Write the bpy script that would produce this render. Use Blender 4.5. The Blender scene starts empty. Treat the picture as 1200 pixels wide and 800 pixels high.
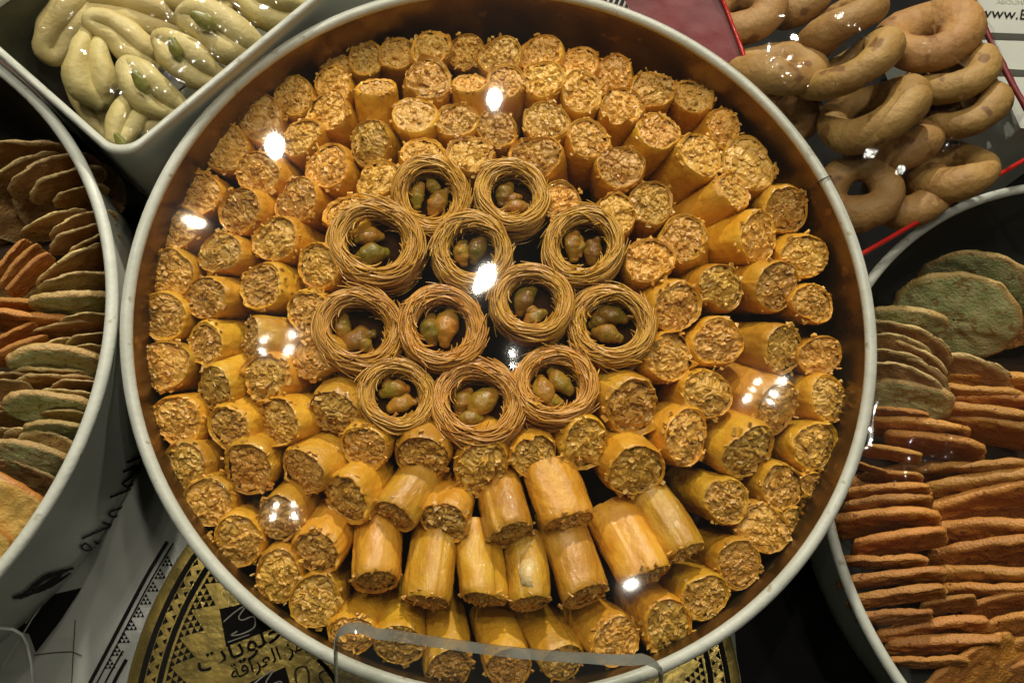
import bpy, math, random
import numpy as np
from mathutils import Vector, Matrix

# ------------------------------------------------------------------ camera, world, lamps
scene = bpy.context.scene
col = scene.collection
RIGHT = Vector((0.9967056, 0.0, 0.0811044))
UP = Vector((-0.0238147, 0.9559192, 0.2926625))
BACK = Vector((-0.0775293, -0.2936298, 0.9527700))
CAM = Vector((-0.0295353, -0.1343028, 0.3635616))
FPX = 950.0                       # focal length in pixels of the 1200 px wide photograph
cd = bpy.data.cameras.new('camera')
cam = bpy.data.objects.new('camera', cd); col.objects.link(cam)
cd.sensor_width = 36.0; cd.lens = 36.0 * FPX / 1200.0
cd.clip_start = 0.01; cd.clip_end = 50
M = Matrix.Identity(4)
for i in range(3):
    M[i][0], M[i][1], M[i][2], M[i][3] = RIGHT[i], UP[i], BACK[i], CAM[i]
cam.matrix_world = M
scene.camera = cam

w = bpy.data.worlds.new('World'); scene.world = w; w.use_nodes = True
w.node_tree.nodes['Background'].inputs[0].default_value = (0.95, 0.92, 0.85, 1)
w.node_tree.nodes['Background'].inputs[1].default_value = 0.007
scene.view_settings.view_transform = 'Standard'
scene.view_settings.look = 'None'
scene.view_settings.exposure = 0.32
scene.view_settings.gamma = 1.0
scene.render.engine = 'CYCLES'
scene.cycles.use_denoising = True
scene.cycles.use_adaptive_sampling = True
scene.cycles.adaptive_threshold = 0.02
scene.cycles.max_bounces = 7
scene.cycles.diffuse_bounces = 2
scene.cycles.glossy_bounces = 3
scene.cycles.transparent_max_bounces = 16
scene.cycles.sample_clamp_indirect = 4.0
scene.cycles.caustics_reflective = False
scene.cycles.caustics_refractive = False

LAMPS = {}
def lamp(name, loc, size, watts, color=(1, 0.93, 0.78), aim=(0, 0, 0)):
    l = bpy.data.lights.new(name, 'AREA'); l.shape = 'DISK'; l.size = size
    l.energy = watts; l.color = color
    o = bpy.data.objects.new(name, l); col.objects.link(o)
    o.location = loc
    o.rotation_euler = (Vector(aim) - Vector(loc)).to_track_quat('-Z', 'Y').to_euler()
    LAMPS[name] = Vector(loc)
    return o
def ceiling(px, py, k=2.5, z=.0095):
    """place on the ceiling whose mirror image in the level film over the tin lies at this pixel"""
    d = RIGHT * ((px - 600) / FPX) + UP * ((400 - py) / FPX) - BACK
    d = d * ((z - CAM.z) / d.z); P = CAM + d
    return P + Vector((d.x, d.y, -d.z)) * k
lamp('back_spot', (0.10, 1.25, 0.80), 0.05, 13.0)
lamp('ceiling_spot', ceiling(580, 116), 0.030, .85)
lamp('ceiling_spot_west', ceiling(322, 170), 0.034, 1.05)
lamp('ceiling_spot_far_west', ceiling(228, 261), 0.030, 1.5)
o_ = lamp('ceiling_spot_near', ceiling(567, 328), 0.018, 1.25); o_.data.shape = 'ELLIPSE'; o_.data.size_y = .058; o_.rotation_euler = (0, 0, math.radians(-32))
def cluster(name, px, py, cols, rows, dx, dy, watts, skew=0.0, size=.0080):
    c = ceiling(px, py)
    for iy in range(rows):
        for ix in range(cols):
            lamp('%s_%d%d' % (name, ix, iy), (c.x + (ix - (cols - 1) / 2) * dx + skew * iy, c.y + (iy - (rows - 1) / 2) * dy, c.z), size, watts)
    LAMPS[name] = c
cluster('led_west', 326, 404, 2, 2, .042, .022, .13, 0, .0058)
cluster('led_east', 887, 460, 2, 3, .040, .022, .17, .014, .0058)
cluster('led_mid', 600, 418, 1, 2, .02, .022, .12)
cluster('led_south_west', 332, 600, 2, 2, .030, .016, .05, 0, .0042)
cluster('led_south', 743, 683, 1, 1, .02, .02, .35, 0, .0040)
LAMPS['led'] = LAMPS['led_east']

# ------------------------------------------------------------------ helpers
R = 0.18                                      # radius of the big tin's rim, metres
def U(px, py, z):
    """point of the plane at height z seen at a pixel of the photograph"""
    d = RIGHT * ((px - 600) / FPX) + UP * ((400 - py) / FPX) - BACK
    return CAM + d * ((z - CAM.z) / d.z)
def mpp(p):
    """metres per photograph pixel at point p"""
    return (-(p - CAM).dot(BACK)) / FPX
def imgdir(P, dx, dy):
    v = (CAM - P).normalized()
    b = RIGHT * dx - UP * dy
    b = b - v * b.dot(v)
    return v, b.normalized()

def tag(o, label=None, cat=None, group=None, kind=None):
    if label: o['label'] = label
    if cat: o['category'] = cat
    if group: o['group'] = group
    if kind: o['kind'] = kind
    return o
def empty(name, loc=(0, 0, 0), mat=None):
    o = bpy.data.objects.new(name, None); col.objects.link(o)
    o.empty_display_size = 0.01
    if mat is not None: o.matrix_world = mat
    else: o.location = loc
    return o
def obj(name, me, material=None, parent=None, mw=None):
    o = bpy.data.objects.new(name, me); col.objects.link(o)
    if material is not None and not me.materials: me.materials.append(material)
    if parent is not None: o.parent = parent
    if mw is not None: o.matrix_basis = mw
    return o
def mesh(name, V, F, smooth=True, tone=None):
    me = bpy.data.meshes.new(name)
    V = np.asarray(V, dtype=np.float32)
    if isinstance(F, np.ndarray):
        n = F.shape[1]
        me.vertices.add(len(V)); me.vertices.foreach_set('co', V.ravel())
        me.loops.add(F.size); me.loops.foreach_set('vertex_index', F.astype(np.int32).ravel())
        me.polygons.add(len(F)); me.polygons.foreach_set('loop_start', np.arange(0, F.size, n, dtype=np.int32))
        me.update(calc_edges=True); me.validate()
    else:
        me.from_pydata([tuple(map(float, v)) for v in V], [], F); me.update()
    if smooth: me.polygons.foreach_set('use_smooth', np.ones(len(me.polygons), dtype=bool))
    if tone is not None:
        a = me.attributes.new('tone', 'FLOAT', 'POINT'); a.data.foreach_set('value', np.asarray(tone, dtype=np.float32))
    return me
def frame(P, axis, hint=Vector((0.123, 0.97, 0.2))):
    """matrix with local +Z along axis"""
    z = axis.normalized(); x = hint.cross(z)
    if x.length < 1e-4: x = Vector((1, 0, 0)).cross(z)
    x.normalize(); y = z.cross(x)
    m = Matrix.Identity(4)
    for i in range(3): m[i][0], m[i][1], m[i][2], m[i][3] = x[i], y[i], z[i], P[i]
    return m
def S(x, y=None, z=None):
    y = x if y is None else y; z = x if z is None else z
    return Matrix.Diagonal((x, y, z, 1))

# numpy noise ------------------------------------------------------
def _h(ix, iy, iz, seed):
    n = (ix.astype(np.int64) * 374761393 + iy.astype(np.int64) * 668265263 + iz.astype(np.int64) * 2147483647 + seed * 974634777) & 0xffffffff
    n = ((n ^ (n >> 13)) * 1274126177) & 0xffffffff
    n = ((n ^ (n >> 16)) * 2246822519) & 0xffffffff
    return ((n ^ (n >> 15)) & 0xffffff) / float(0xffffff)
def vnoise(P, f, seed=0):
    p = np.asarray(P, float) * f
    i = np.floor(p); t = p - i; t = t * t * (3 - 2 * t); i = i.astype(np.int64)
    r = 0
    for a in (0, 1):
        for b in (0, 1):
            for c in (0, 1):
                wgt = (t[..., 0] if a else 1 - t[..., 0]) * (t[..., 1] if b else 1 - t[..., 1]) * (t[..., 2] if c else 1 - t[..., 2])
                r = r + wgt * _h(i[..., 0] + a, i[..., 1] + b, i[..., 2] + c, seed)
    return r * 2 - 1
def fbm(P, f, seed=0, oct=3):
    r = 0; a = 1; s = 0
    for o in range(oct):
        r = r + a * vnoise(P, f * 2 ** o, seed + o * 17); s += a; a *= .5
    return r / s
def voro(x, y, f, seed=0):
    """F1, F2 and the random value of the nearest cell"""
    x = x * f; y = y * f
    ix = np.floor(x).astype(np.int64); iy = np.floor(y).astype(np.int64)
    f1 = np.full(x.shape, 9.0); f2 = np.full(x.shape, 9.0); cv = np.zeros(x.shape)
    z = np.zeros_like(ix)
    for a in (-1, 0, 1):
        for b in (-1, 0, 1):
            jx, jy = ix + a, iy + b
            px = jx + _h(jx, jy, z, seed); py = jy + _h(jx, jy, z, seed + 5)
            d = np.hypot(x - px, y - py); v = _h(jx, jy, z, seed + 9)
            near = d < f1
            f2 = np.where(near, f1, np.minimum(f2, d)); cv = np.where(near, v, cv); f1 = np.where(near, d, f1)
    return f1, f2, cv
def grid_faces(nu, nv, wrap_u=True, off=0, flip=False):
    u = np.arange(nu if wrap_u else nu - 1); v = np.arange(nv - 1)
    uu, vv = np.meshgrid(u, v, indexing='ij'); u2 = (uu + 1) % nu
    a = uu * nv + vv; b = u2 * nv + vv; c = u2 * nv + vv + 1; d = uu * nv + vv + 1
    f = np.stack([a, b, c, d], -1).reshape(-1, 4) + off
    return f[:, ::-1] if flip else f

# materials --------------------------------------------------------
def lin(c): return tuple(((x / 12.92) if x <= .04045 else ((x + .055) / 1.055) ** 2.4) for x in c)
def nodes(name):
    m = bpy.data.materials.new(name); m.use_nodes = True
    nt = m.node_tree; nt.nodes.clear()
    out = nt.nodes.new('ShaderNodeOutputMaterial')
    return m, nt, out
def pmat(name, c1, c2=None, scale=30, rough=.5, bump=0, bscale=None, coat=0, coat_rough=.1, metallic=0, tone=None, fine=None, rand=0, coords='Object',
         stretch=(1, 1, 1), detail=4, spec=.5, rough2=None, spots=None, sss=0):
    m, nt, out = nodes(name); L = nt.links; N = nt.nodes
    b = N.new('ShaderNodeBsdfPrincipled'); L.new(b.outputs[0], out.inputs[0])
    tc = N.new('ShaderNodeTexCoord'); mp = N.new('ShaderNodeMapping'); mp.inputs['Scale'].default_value = stretch
    L.new(tc.outputs[coords], mp.inputs[0])
    vec = mp.outputs[0]
    oi = N.new('ShaderNodeObjectInfo')
    ad = N.new('ShaderNodeVectorMath'); ad.operation = 'MULTIPLY_ADD'
    ad.inputs[1].default_value = (37.1, 17.3, 53.9)
    L.new(oi.outputs['Random'], ad.inputs[0]); L.new(vec, ad.inputs[2]); vec = ad.outputs[0]
    cur = None
    c1 = (*c1, 1); c2 = (*(c2 or c1[:3]), 1)
    nz = N.new('ShaderNodeTexNoise'); nz.inputs['Scale'].default_value = scale; nz.inputs['Detail'].default_value = detail
    L.new(vec, nz.inputs['Vector'])
    rp = N.new('ShaderNodeMapRange'); rp.inputs[1].default_value = .32; rp.inputs[2].default_value = .68
    L.new(nz.outputs[0], rp.inputs[0])
    mx = N.new('ShaderNodeMix'); mx.data_type = 'RGBA'; mx.inputs[6].default_value = c1; mx.inputs[7].default_value = c2
    L.new(rp.outputs[0], mx.inputs[0]); cur = mx.outputs[2]
    if tone:
        at = N.new('ShaderNodeAttribute'); at.attribute_name = 'tone'
        m2 = N.new('ShaderNodeMix'); m2.data_type = 'RGBA'; m2.inputs[7].default_value = (*tone, 1)
        L.new(at.outputs['Fac'], m2.inputs[0]); L.new(cur, m2.inputs[6]); cur = m2.outputs[2]
    if spots:
        sc_, thr, cc = spots
        vn = N.new('ShaderNodeTexNoise'); vn.inputs['Scale'].default_value = sc_; vn.inputs['Detail'].default_value = 2
        L.new(vec, vn.inputs['Vector'])
        r2 = N.new('ShaderNodeMapRange'); r2.inputs[1].default_value = thr; r2.inputs[2].default_value = thr + .06
        L.new(vn.outputs[0], r2.inputs[0])
        m3 = N.new('ShaderNodeMix'); m3.data_type = 'RGBA'; m3.inputs[7].default_value = (*cc, 1)
        L.new(r2.outputs[0], m3.inputs[0]); L.new(cur, m3.inputs[6]); cur = m3.outputs[2]
    if rand:
        hv = N.new('ShaderNodeHueSaturation')
        mr = N.new('ShaderNodeMapRange'); mr.inputs[3].default_value = 1 - rand; mr.inputs[4].default_value = 1 + rand
        L.new(oi.outputs['Random'], mr.inputs[0]); L.new(mr.outputs[0], hv.inputs['Value'])
        ml = N.new('ShaderNodeMath'); ml.operation = 'MULTIPLY'; ml.inputs[1].default_value = 7.31
        fr = N.new('ShaderNodeMath'); fr.operation = 'FRACT'
        L.new(oi.outputs['Random'], ml.inputs[0]); L.new(ml.outputs[0], fr.inputs[0])
        mr2 = N.new('ShaderNodeMapRange'); mr2.inputs[3].default_value = .493; mr2.inputs[4].default_value = .507
        L.new(fr.outputs[0], mr2.inputs[0]); L.new(mr2.outputs[0], hv.inputs['Hue'])
        L.new(cur, hv.inputs['Color']); cur = hv.outputs[0]
    L.new(cur, b.inputs['Base Color'])
    b.inputs['Roughness'].default_value = rough; b.inputs['Metallic'].default_value = metallic
    b.inputs['Specular IOR Level'].default_value = spec
    b.inputs['Coat Weight'].default_value = coat; b.inputs['Coat Roughness'].default_value = coat_rough
    if sss:
        b.inputs['Subsurface Weight'].default_value = sss; b.inputs['Subsurface Radius'].default_value = (.004, .002, .0007)
        b.inputs['Subsurface Scale'].default_value = 1.0
    if rough2 is not None:
        rr = N.new('ShaderNodeMapRange'); rr.inputs[3].default_value = rough; rr.inputs[4].default_value = rough2
        L.new(rp.outputs[0], rr.inputs[0]); L.new(rr.outputs[0], b.inputs['Roughness'])
    if bump:
        bn = N.new('ShaderNodeTexNoise'); bn.inputs['Scale'].default_value = bscale or scale * 4; bn.inputs['Detail'].default_value = 5
        L.new(vec, bn.inputs['Vector'])
        bp = N.new('ShaderNodeBump'); bp.inputs['Strength'].default_value = bump; bp.inputs['Distance'].default_value = .001
        L.new(bn.outputs[0], bp.inputs['Height']); L.new(bp.outputs[0], b.inputs['Normal'])
        if fine:
            fn = N.new('ShaderNodeTexNoise'); fn.inputs['Scale'].default_value = fine[0]; fn.inputs['Detail'].default_value = 3
            L.new(vec, fn.inputs['Vector'])
            fb = N.new('ShaderNodeBump'); fb.inputs['Strength'].default_value = fine[1]; fb.inputs['Distance'].default_value = .001
            L.new(fn.outputs[0], fb.inputs['Height']); L.new(bp.outputs[0], fb.inputs['Normal']); L.new(fb.outputs[0], b.inputs['Coat Normal'])
        elif coat: L.new(bp.outputs[0], b.inputs['Coat Normal'])
    return m
def film_mat(name, tint=(.985, .985, .975), haze=.004, rough=.03, ior=1.45, halo=.0010):
    m, nt, out = nodes(name); L = nt.links; N = nt.nodes
    tr = N.new('ShaderNodeBsdfTransparent'); tr.inputs[0].default_value = (*tint, 1)
    gl = N.new('ShaderNodeBsdfGlossy'); gl.inputs['Roughness'].default_value = rough
    g2 = N.new('ShaderNodeBsdfGlossy'); g2.inputs['Roughness'].default_value = .28
    lw = N.new('ShaderNodeLayerWeight'); lw.inputs[0].default_value = .5
    pw = N.new('ShaderNodeMath'); pw.operation = 'POWER'; pw.inputs[1].default_value = 5; L.new(lw.outputs['Facing'], pw.inputs[0])
    fr = N.new('ShaderNodeMath'); fr.operation = 'MULTIPLY_ADD'; f0 = ((ior - 1) / (ior + 1)) ** 2; fr.inputs[1].default_value = 1 - f0; fr.inputs[2].default_value = f0
    L.new(pw.outputs[0], fr.inputs[0])
    mx = N.new('ShaderNodeMixShader'); L.new(fr.outputs[0], mx.inputs[0]); L.new(tr.outputs[0], mx.inputs[1]); L.new(gl.outputs[0], mx.inputs[2])
    m2 = N.new('ShaderNodeMixShader'); m2.inputs[0].default_value = halo; L.new(mx.outputs[0], m2.inputs[1]); L.new(g2.outputs[0], m2.inputs[2])
    df = N.new('ShaderNodeBsdfDiffuse'); df.inputs[0].default_value = (.7, .7, .66, 1)
    m3 = N.new('ShaderNodeMixShader'); m3.inputs[0].default_value = haze; L.new(m2.outputs[0], m3.inputs[1]); L.new(df.outputs[0], m3.inputs[2])
    L.new(m3.outputs[0], out.inputs[0])
    return m

MAT = dict(
    rim=pmat('white_enamel_rim', (.66, .68, .60), (.56, .58, .50), 60, .30, .35, 260, rough2=.55, spots=(150, .675, (.42, .38, .27))),
    enamel=pmat('white_enamel', (.60, .63, .55), (.50, .53, .46), 25, .28, .05, 300, rough2=.42),
    brass=pmat('syrup_stained_metal', (.27, .16, .042), (.15, .085, .022), 40, .25, .25, 160, metallic=.9, rough2=.45, spots=(90, .66, (.42, .26, .08))),
    counter=pmat('black_counter', (.010, .010, .010), (.016, .015, .014), 30, .35, .05, 200),
    wrapper=pmat('phyllo', (.60, .268, .011), (.74, .40, .032), 1.3, .45, .55, 4.5, coat=1.0, coat_rough=.085, tone=(.34, .12, .010), rand=.22, stretch=(1, 1, .7), detail=4, fine=(9, .85)),
    filling=pmat('nut_filling', (.78, .46, .090), (.66, .335, .042), 2.4, .42, .5, 9, coat=.45, coat_rough=.2, tone=(.46, .215, .028), rand=.17),
    strand=pmat('kataifi', (.58, .265, .016), (.70, .38, .040), 3, .36, .0, 10, coat=.5, coat_rough=.18, tone=(.30, .11, .010), rand=.06),
    flake=pmat('pale_flake', (.80, .62, .30), (.74, .52, .20), 200, .4, .5, 600, coat=.3),
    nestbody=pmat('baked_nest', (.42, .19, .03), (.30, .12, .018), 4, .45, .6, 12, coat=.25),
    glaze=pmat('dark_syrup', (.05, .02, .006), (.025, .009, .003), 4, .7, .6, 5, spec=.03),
    nut=pmat('pistachio', (.19, .16, .010), (.38, .155, .014), 2.0, .45, 1.0, 7, coat=.3, coat_rough=.15, rand=.35, tone=(.24, .075, .010), spec=.3),
)

# ------------------------------------------------------------------ lathe / sweeps
def lathe(profile, n=128):
    p = np.asarray(profile, float); th = np.linspace(0, 2 * np.pi, n, endpoint=False)
    V = np.stack([np.outer(np.cos(th), p[:, 0]), np.outer(np.sin(th), p[:, 0]), np.tile(p[:, 1], (n, 1))], -1).reshape(-1, 3)
    return V, grid_faces(n, len(p))
def arc(cx, cz, r, a0, a1, n=10, rz=None):
    a = np.radians(np.linspace(a0, a1, n)); rz = rz or r
    return [(cx + r * math.cos(t), cz + rz * math.sin(t)) for t in a]
def sweep(path, radii, nseg=20, flat=1.0, up=(0, 0, 1), closed=False, noise=0, nf=60, seed=0, sub=6, tonef=None):
    """smooth tube along a path of points, rounded ends; flat squashes it along up"""
    P = np.asarray(path, float); rad = np.asarray(radii, float); n = len(P)
    if closed: t = np.arange(0, n, 1 / sub)
    else: t = np.linspace(0, n - 1, (n - 1) * sub + 1)
    def cat(A, t):
        i = np.floor(t).astype(int); f = t - i
        g = (lambda k: A[k % n]) if closed else (lambda k: A[np.clip(k, 0, n - 1)])
        a, b, c, d = g(i - 1), g(i), g(i + 1), g(i + 2)
        if A.ndim > 1: f = f[:, None]
        return .5 * ((2 * b) + (-a + c) * f + (2 * a - 5 * b + 4 * c - d) * f ** 2 + (-a + 3 * b - 3 * c + d) * f ** 3)
    Q = cat(P, t); rr = np.maximum(cat(rad, t), 1e-5)
    if closed: T = np.roll(Q, -1, 0) - np.roll(Q, 1, 0)
    else: T = np.gradient(Q, axis=0)
    T /= np.linalg.norm(T, axis=1)[:, None] + 1e-12
    if not closed:      # rounded caps
        caps = np.radians([80, 60, 40, 20])
        q0 = [Q[0] - T[0] * rr[0] * math.sin(c) * .9 for c in caps]; r0 = [rr[0] * math.cos(c) for c in caps]
        q1 = [Q[-1] + T[-1] * rr[-1] * math.sin(c) * .9 for c in caps[::-1]]; r1 = [rr[-1] * math.cos(c) for c in caps[::-1]]
        Q = np.vstack([q0, Q, q1]); rr = np.concatenate([r0, rr, r1]); T = np.vstack([np.tile(T[0], (4, 1)), T, np.tile(T[-1], (4, 1))])
    up = np.asarray(up, float)
    B = np.cross(T, up); B /= np.linalg.norm(B, axis=1)[:, None] + 1e-9
    Nn = np.cross(B, T)
    th = np.linspace(0, 2 * np.pi, nseg, endpoint=False)
    m = len(Q)
    V = Q[None] + rr[None, :, None] * (np.cos(th)[:, None, None] * B[None] + flat * np.sin(th)[:, None, None] * Nn[None])
    if noise:
        D = V - Q[None]; V = V + D / (np.linalg.norm(D, axis=2, keepdims=True) + 1e-9) * (fbm(V, nf, seed)[..., None] * noise)
    V = V.reshape(-1, 3)
    F = grid_faces(nseg, m)
    if closed:
        u = np.arange(nseg); u2 = (u + 1) % nseg
        F = np.vstack([F, np.stack([u * m + m - 1, u2 * m + m - 1, u2 * m, u * m], -1)])
    return V, F
def join(parts):
    Vs, Fs, o = [], [], 0
    for V, F in parts:
        Vs.append(np.asarray(V)); Fs.append(np.asarray(F) + o); o += len(V)
    return np.vstack(Vs), np.vstack(Fs)
def boxvf(x0, x1, y0, y1, z0, z1):
    V = np.array([(x, y, z) for x in (x0, x1) for y in (y0, y1) for z in (z0, z1)], float)
    F = np.array([(0, 1, 3, 2), (4, 6, 7, 5), (0, 4, 5, 1), (2, 3, 7, 6), (0, 2, 6, 4), (1, 5, 7, 3)])
    return V, F

# ------------------------------------------------------------------ the setting
Vc, Fc = boxvf(-2.0, 2.0, -1.6, 2.2, -.165, -.125)
ct = obj('counter', mesh('counter', Vc, Fc, False), MAT['counter']); tag(ct, 'black glossy display counter under the trays', None, None, 'structure')

# ------------------------------------------------------------------ round tins
def tin(name, c, zr, r, zb, rb, label, inner, tube=.0028):
    t = empty(name, (c[0], c[1], zb))
    tag(t, label, 'tray')
    h = zr - zb
    V, F = lathe(arc(r, h, tube, -140, 220, 22), 160)
    obj('rim', mesh('rim', V, F), MAT['rim'], t)
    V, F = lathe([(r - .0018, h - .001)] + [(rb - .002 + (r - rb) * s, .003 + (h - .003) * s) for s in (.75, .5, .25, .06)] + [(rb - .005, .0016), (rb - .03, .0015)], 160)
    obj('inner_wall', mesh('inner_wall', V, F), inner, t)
    V, F = lathe([(rb - .028, .0018), (rb * .5, .0018), (.0005, .0018)], 96); obj('base_plate', mesh('base_plate', V, F), MAT['floor'], t)
    V, F = lathe([(r + .0005, h - .001)] + [(rb + (r - rb) * s, h * s) for s in (.8, .5, .2, .03)] + [(rb - .002, .0), (.0005, 0)], 160)
    obj('outer_wall', mesh('outer_wall', V, F[:, ::-1]), MAT['enamel'], t)
    return t
MAT['floor'] = pmat('syrupy_floor', (.05, .024, .008), (.03, .014, .005), 60, .55, .3, 200, spec=.2)
main_tin = tin('baklava_tin', (0, 0), 0, R - .003, -.060, .1755, 'large round white-rimmed tin full of baklava rolls and nests', MAT['brass'])
MAT['shade_inside'] = pmat('dark_shade_inside', (.035, .037, .030), (.025, .026, .021), 40, .45)  # shade inside the side tins, put into a near-black wall colour
left_tin = tin('cookie_tin', (-.3565, -.029), 0, .174, -.080, .171, 'round white tin of upright green and brown cookie slices beside the baklava', MAT['shade_inside'])
right_tin = tin('biscuit_tin', (.353, -.080), -.055, .183, -.124, .168, 'round white tin of orange biscuits and green cookies right of the baklava', MAT['shade_inside'])

sa = math.atan2(*(lambda p: (p.y, p.x))(U(969, 208, .003)))
V, F = sweep([((R - .003 + .0037 * math.cos(t)) * math.cos(sa), (R - .003 + .0037 * math.cos(t)) * math.sin(sa), .060 + .0037 * math.sin(t)) for t in np.linspace(0, 2 * math.pi, 14, endpoint=False)], [.0003] * 14, 6, closed=True, sub=2)
obj('rim_seam', mesh('rim_seam', V, F), MAT['counter'], main_tin)
# ------------------------------------------------------------------ baklava rolls
LEN = 3.2
def roll_meshes(seed):
    rng = random.Random(seed)
    nt_, nz_ = 96, 22
    th = np.linspace(0, 2 * np.pi, nt_, endpoint=False)
    e2, e3, p2, p3 = rng.uniform(.03, .11), rng.uniform(.015, .06), rng.uniform(0, 6.3), rng.uniform(0, 6.3)
    seam = rng.uniform(0, 2 * np.pi); bx_, by_ = rng.uniform(-.16, .16), rng.uniform(-.16, .16)
    c = np.stack([np.cos(th), np.sin(th), np.zeros_like(th)], -1)
    sec = 1 + e2 * np.cos(2 * th + p2) + e3 * np.cos(3 * th + p3)
    ds = (th - seam) % (2 * np.pi)
    sec = sec + .07 * np.exp(-ds / 1.3) - .02                          # the loose end of the sheet laps over
    tiltx, tilty = rng.uniform(-.13, .13), rng.uniform(-.13, .13)      # cut not quite square
    lipn = .035 * fbm(c * 1.0, 3.2, seed) + .03 * vnoise(c, 9.0, seed + 3)
    flap = np.clip(vnoise(c, 2.3, seed + 31) - .45, 0, 1) * (rng.choice([.5, .9]) if seed % 5 == 0 else 0)
    lip = lipn + flap + tiltx * c[:, 0] + tilty * c[:, 1]
    # outer side + lip + ring of layers down to the filling
    zs = -LEN * (np.linspace(0, 1, nz_) ** 1.25)
    rows = []
    for i, z in enumerate(zs[::-1]):
        s = -z / LEN
        P = np.stack([c[:, 0], c[:, 1], np.full(nt_, z * .35)], -1)
        rr = sec * (1 + .06 * fbm(P, 1.8, seed + 5) + .022 * fbm(np.stack([c[:, 0], c[:, 1], np.full(nt_, z * .1)], -1), 6.0, seed + 6)
                    + .02 * vnoise(np.stack([c[:, 0] * 2, c[:, 1] * 2, np.full(nt_, z * 2.0)], -1), 2.2, seed + 8)) - .05 * max(0, s - .9) * 10 * .5
        rr = rr * (1 - .10 * math.exp(z / .16)) * (1 + (.05 * flap if z > -.1 else 0))
        zz = z + lip * max(0, 1 - s * 5)
        rows.append(np.stack([c[:, 0] * rr + bx_ * s * s * 2, c[:, 1] * rr + by_ * s * s * 2, zz], -1))
    edge = rows[-1]
    inner = rng.uniform(.84, .93)
    bnd = inner + .07 * vnoise(c, 1.7, seed + 12)
    nr = 12
    for j in range(1, nr):
        s = j / (nr - 1)
        rho = 1 - (1 - bnd) * s
        P = np.stack([c[:, 0] * rho, c[:, 1] * rho, np.full(nt_, seed * 1.7)], -1)
        spiral = .6 * np.cos(2 * np.pi * (rho * 17 + th / (2 * np.pi)) + 2.5 * vnoise(P, 2.2, seed + 13))
        dz = (.03 * spiral + .05 * vnoise(P, 7.0, seed + 14)) * min(1, s * 2.5) - .07 * s + (.02 if 0 < j < 3 else 0)
        rows.append(np.stack([edge[:, 0] * rho, edge[:, 1] * rho, lip * (1 - .55 * s) + (tiltx * c[:, 0] + tilty * c[:, 1]) * 0 + dz], -1))
    V = np.stack(rows, 1)
    nv = V.shape[1]
    tone = np.zeros((nt_, nv))
    tone[:, nz_ - 3:nz_ + 1] = .06
    tone[:, nz_ + 1:] = .06 + .22 * (vnoise(V[:, nz_ + 1:] * 1.0, 5.0, seed + 15))
    tone[:, :nz_ - 3] = np.clip(.5 * vnoise(V[:, :nz_ - 3] * np.array([1, 1, .5]), 1.5, seed + 16) - .08, 0, .6)
    wr = mesh('pastry_wrapper', V.reshape(-1, 3), grid_faces(nt_, nv), True, np.clip(tone, 0, 1).ravel())
    # filling
    nr = 32
    rows = []; tn = []
    f0 = rng.uniform(2.3, 3.3); bulge = rng.uniform(.04, .20)
    for j in range(nr + 1):
        rho0 = (1 - j / nr)
        rho = rho0 * (bnd + .035) + 1e-3
        x = edge[:, 0] * rho; y = edge[:, 1] * rho
        P = np.stack([x, y, np.full(nt_, seed * 3.1)], -1)
        wx = x + .13 * vnoise(P, 3.2, seed + 20); wy = y + .13 * vnoise(P, 3.2, seed + 21)
        f1, f2, cv = voro(wx, wy, f0, seed)
        g1, g2, cv2 = voro(wx, wy, f0 * 2.3, seed + 40)
        crack = np.clip((f2 - f1) / .18, 0, 1)
        dz = .15 * (cv - .5) + .09 * np.sqrt(crack) - .05 + .10 * (cv2 - .5) + .03 * np.clip((g2 - g1) / .25, 0, 1) - .16 + .07 * vnoise(P, 1.8, seed + 22) + bulge * (1 - rho0 ** 2)
        zz = dz + (tiltx * x + tilty * y)
        rows.append(np.stack([x, y, zz], -1))
        tn.append(np.clip(.55 * (cv - .55) + .2 * vnoise(P, 3, seed + 24), 0, 1))
    V = np.stack(rows, 1); tn = np.stack(tn, 1)
    Vl, Fl, Tl = [V.reshape(-1, 3)], [grid_faces(nt_, nr + 1)], [tn.ravel()]
    off = nt_ * (nr + 1)
    for k_ in range(47):                       # loose crumbs and flakes of pastry, some hanging on the cut edge
        a = rng.uniform(0, 6.283); q_ = math.sqrt(rng.random()) * .92 * float(bnd.mean()) if k_ < 34 else rng.uniform(.84, .99)
        cx, cy = q_ * math.cos(a), q_ * math.sin(a)
        jj = np.argmin((V[..., 0] - cx) ** 2 + (V[..., 1] - cy) ** 2); cz = V.reshape(-1, 3)[jj, 2]
        sx, sy, sz = rng.uniform(.05, .13), rng.uniform(.03, .08), rng.uniform(.015, .05)
        Bv, Bf = boxvf(-sx, sx, -sy, sy, -sz, sz)
        Bv = Bv + np.array([[rng.uniform(-.02, .02) for _ in range(3)] for _ in range(8)])
        Rm = np.array(Matrix.Rotation(rng.uniform(0, 6.28), 3, 'Z') @ Matrix.Rotation(rng.uniform(-.9, .9), 3, 'X') @ Matrix.Rotation(rng.uniform(-.9, .9), 3, 'Y'))
        Vl.append(Bv @ Rm.T + np.array([cx, cy, cz + (.012 if k_ < 34 else rng.uniform(-.02, .06))])); Fl.append(Bf + off); off += 8
        Tl.append(np.full(8, rng.choice([0, 0, 0, .1, .3, .7])))
    fl = mesh('nut_filling', np.vstack(Vl), np.vstack(Fl), True, np.concatenate(Tl))
    sm = np.ones(len(fl.polygons), dtype=bool); sm[nt_ * nr:] = False; fl.polygons.foreach_set('use_smooth', sm)
    return wr, fl
ROLLS = [roll_meshes(s * 7 + 3) for s in range(16)]

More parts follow.
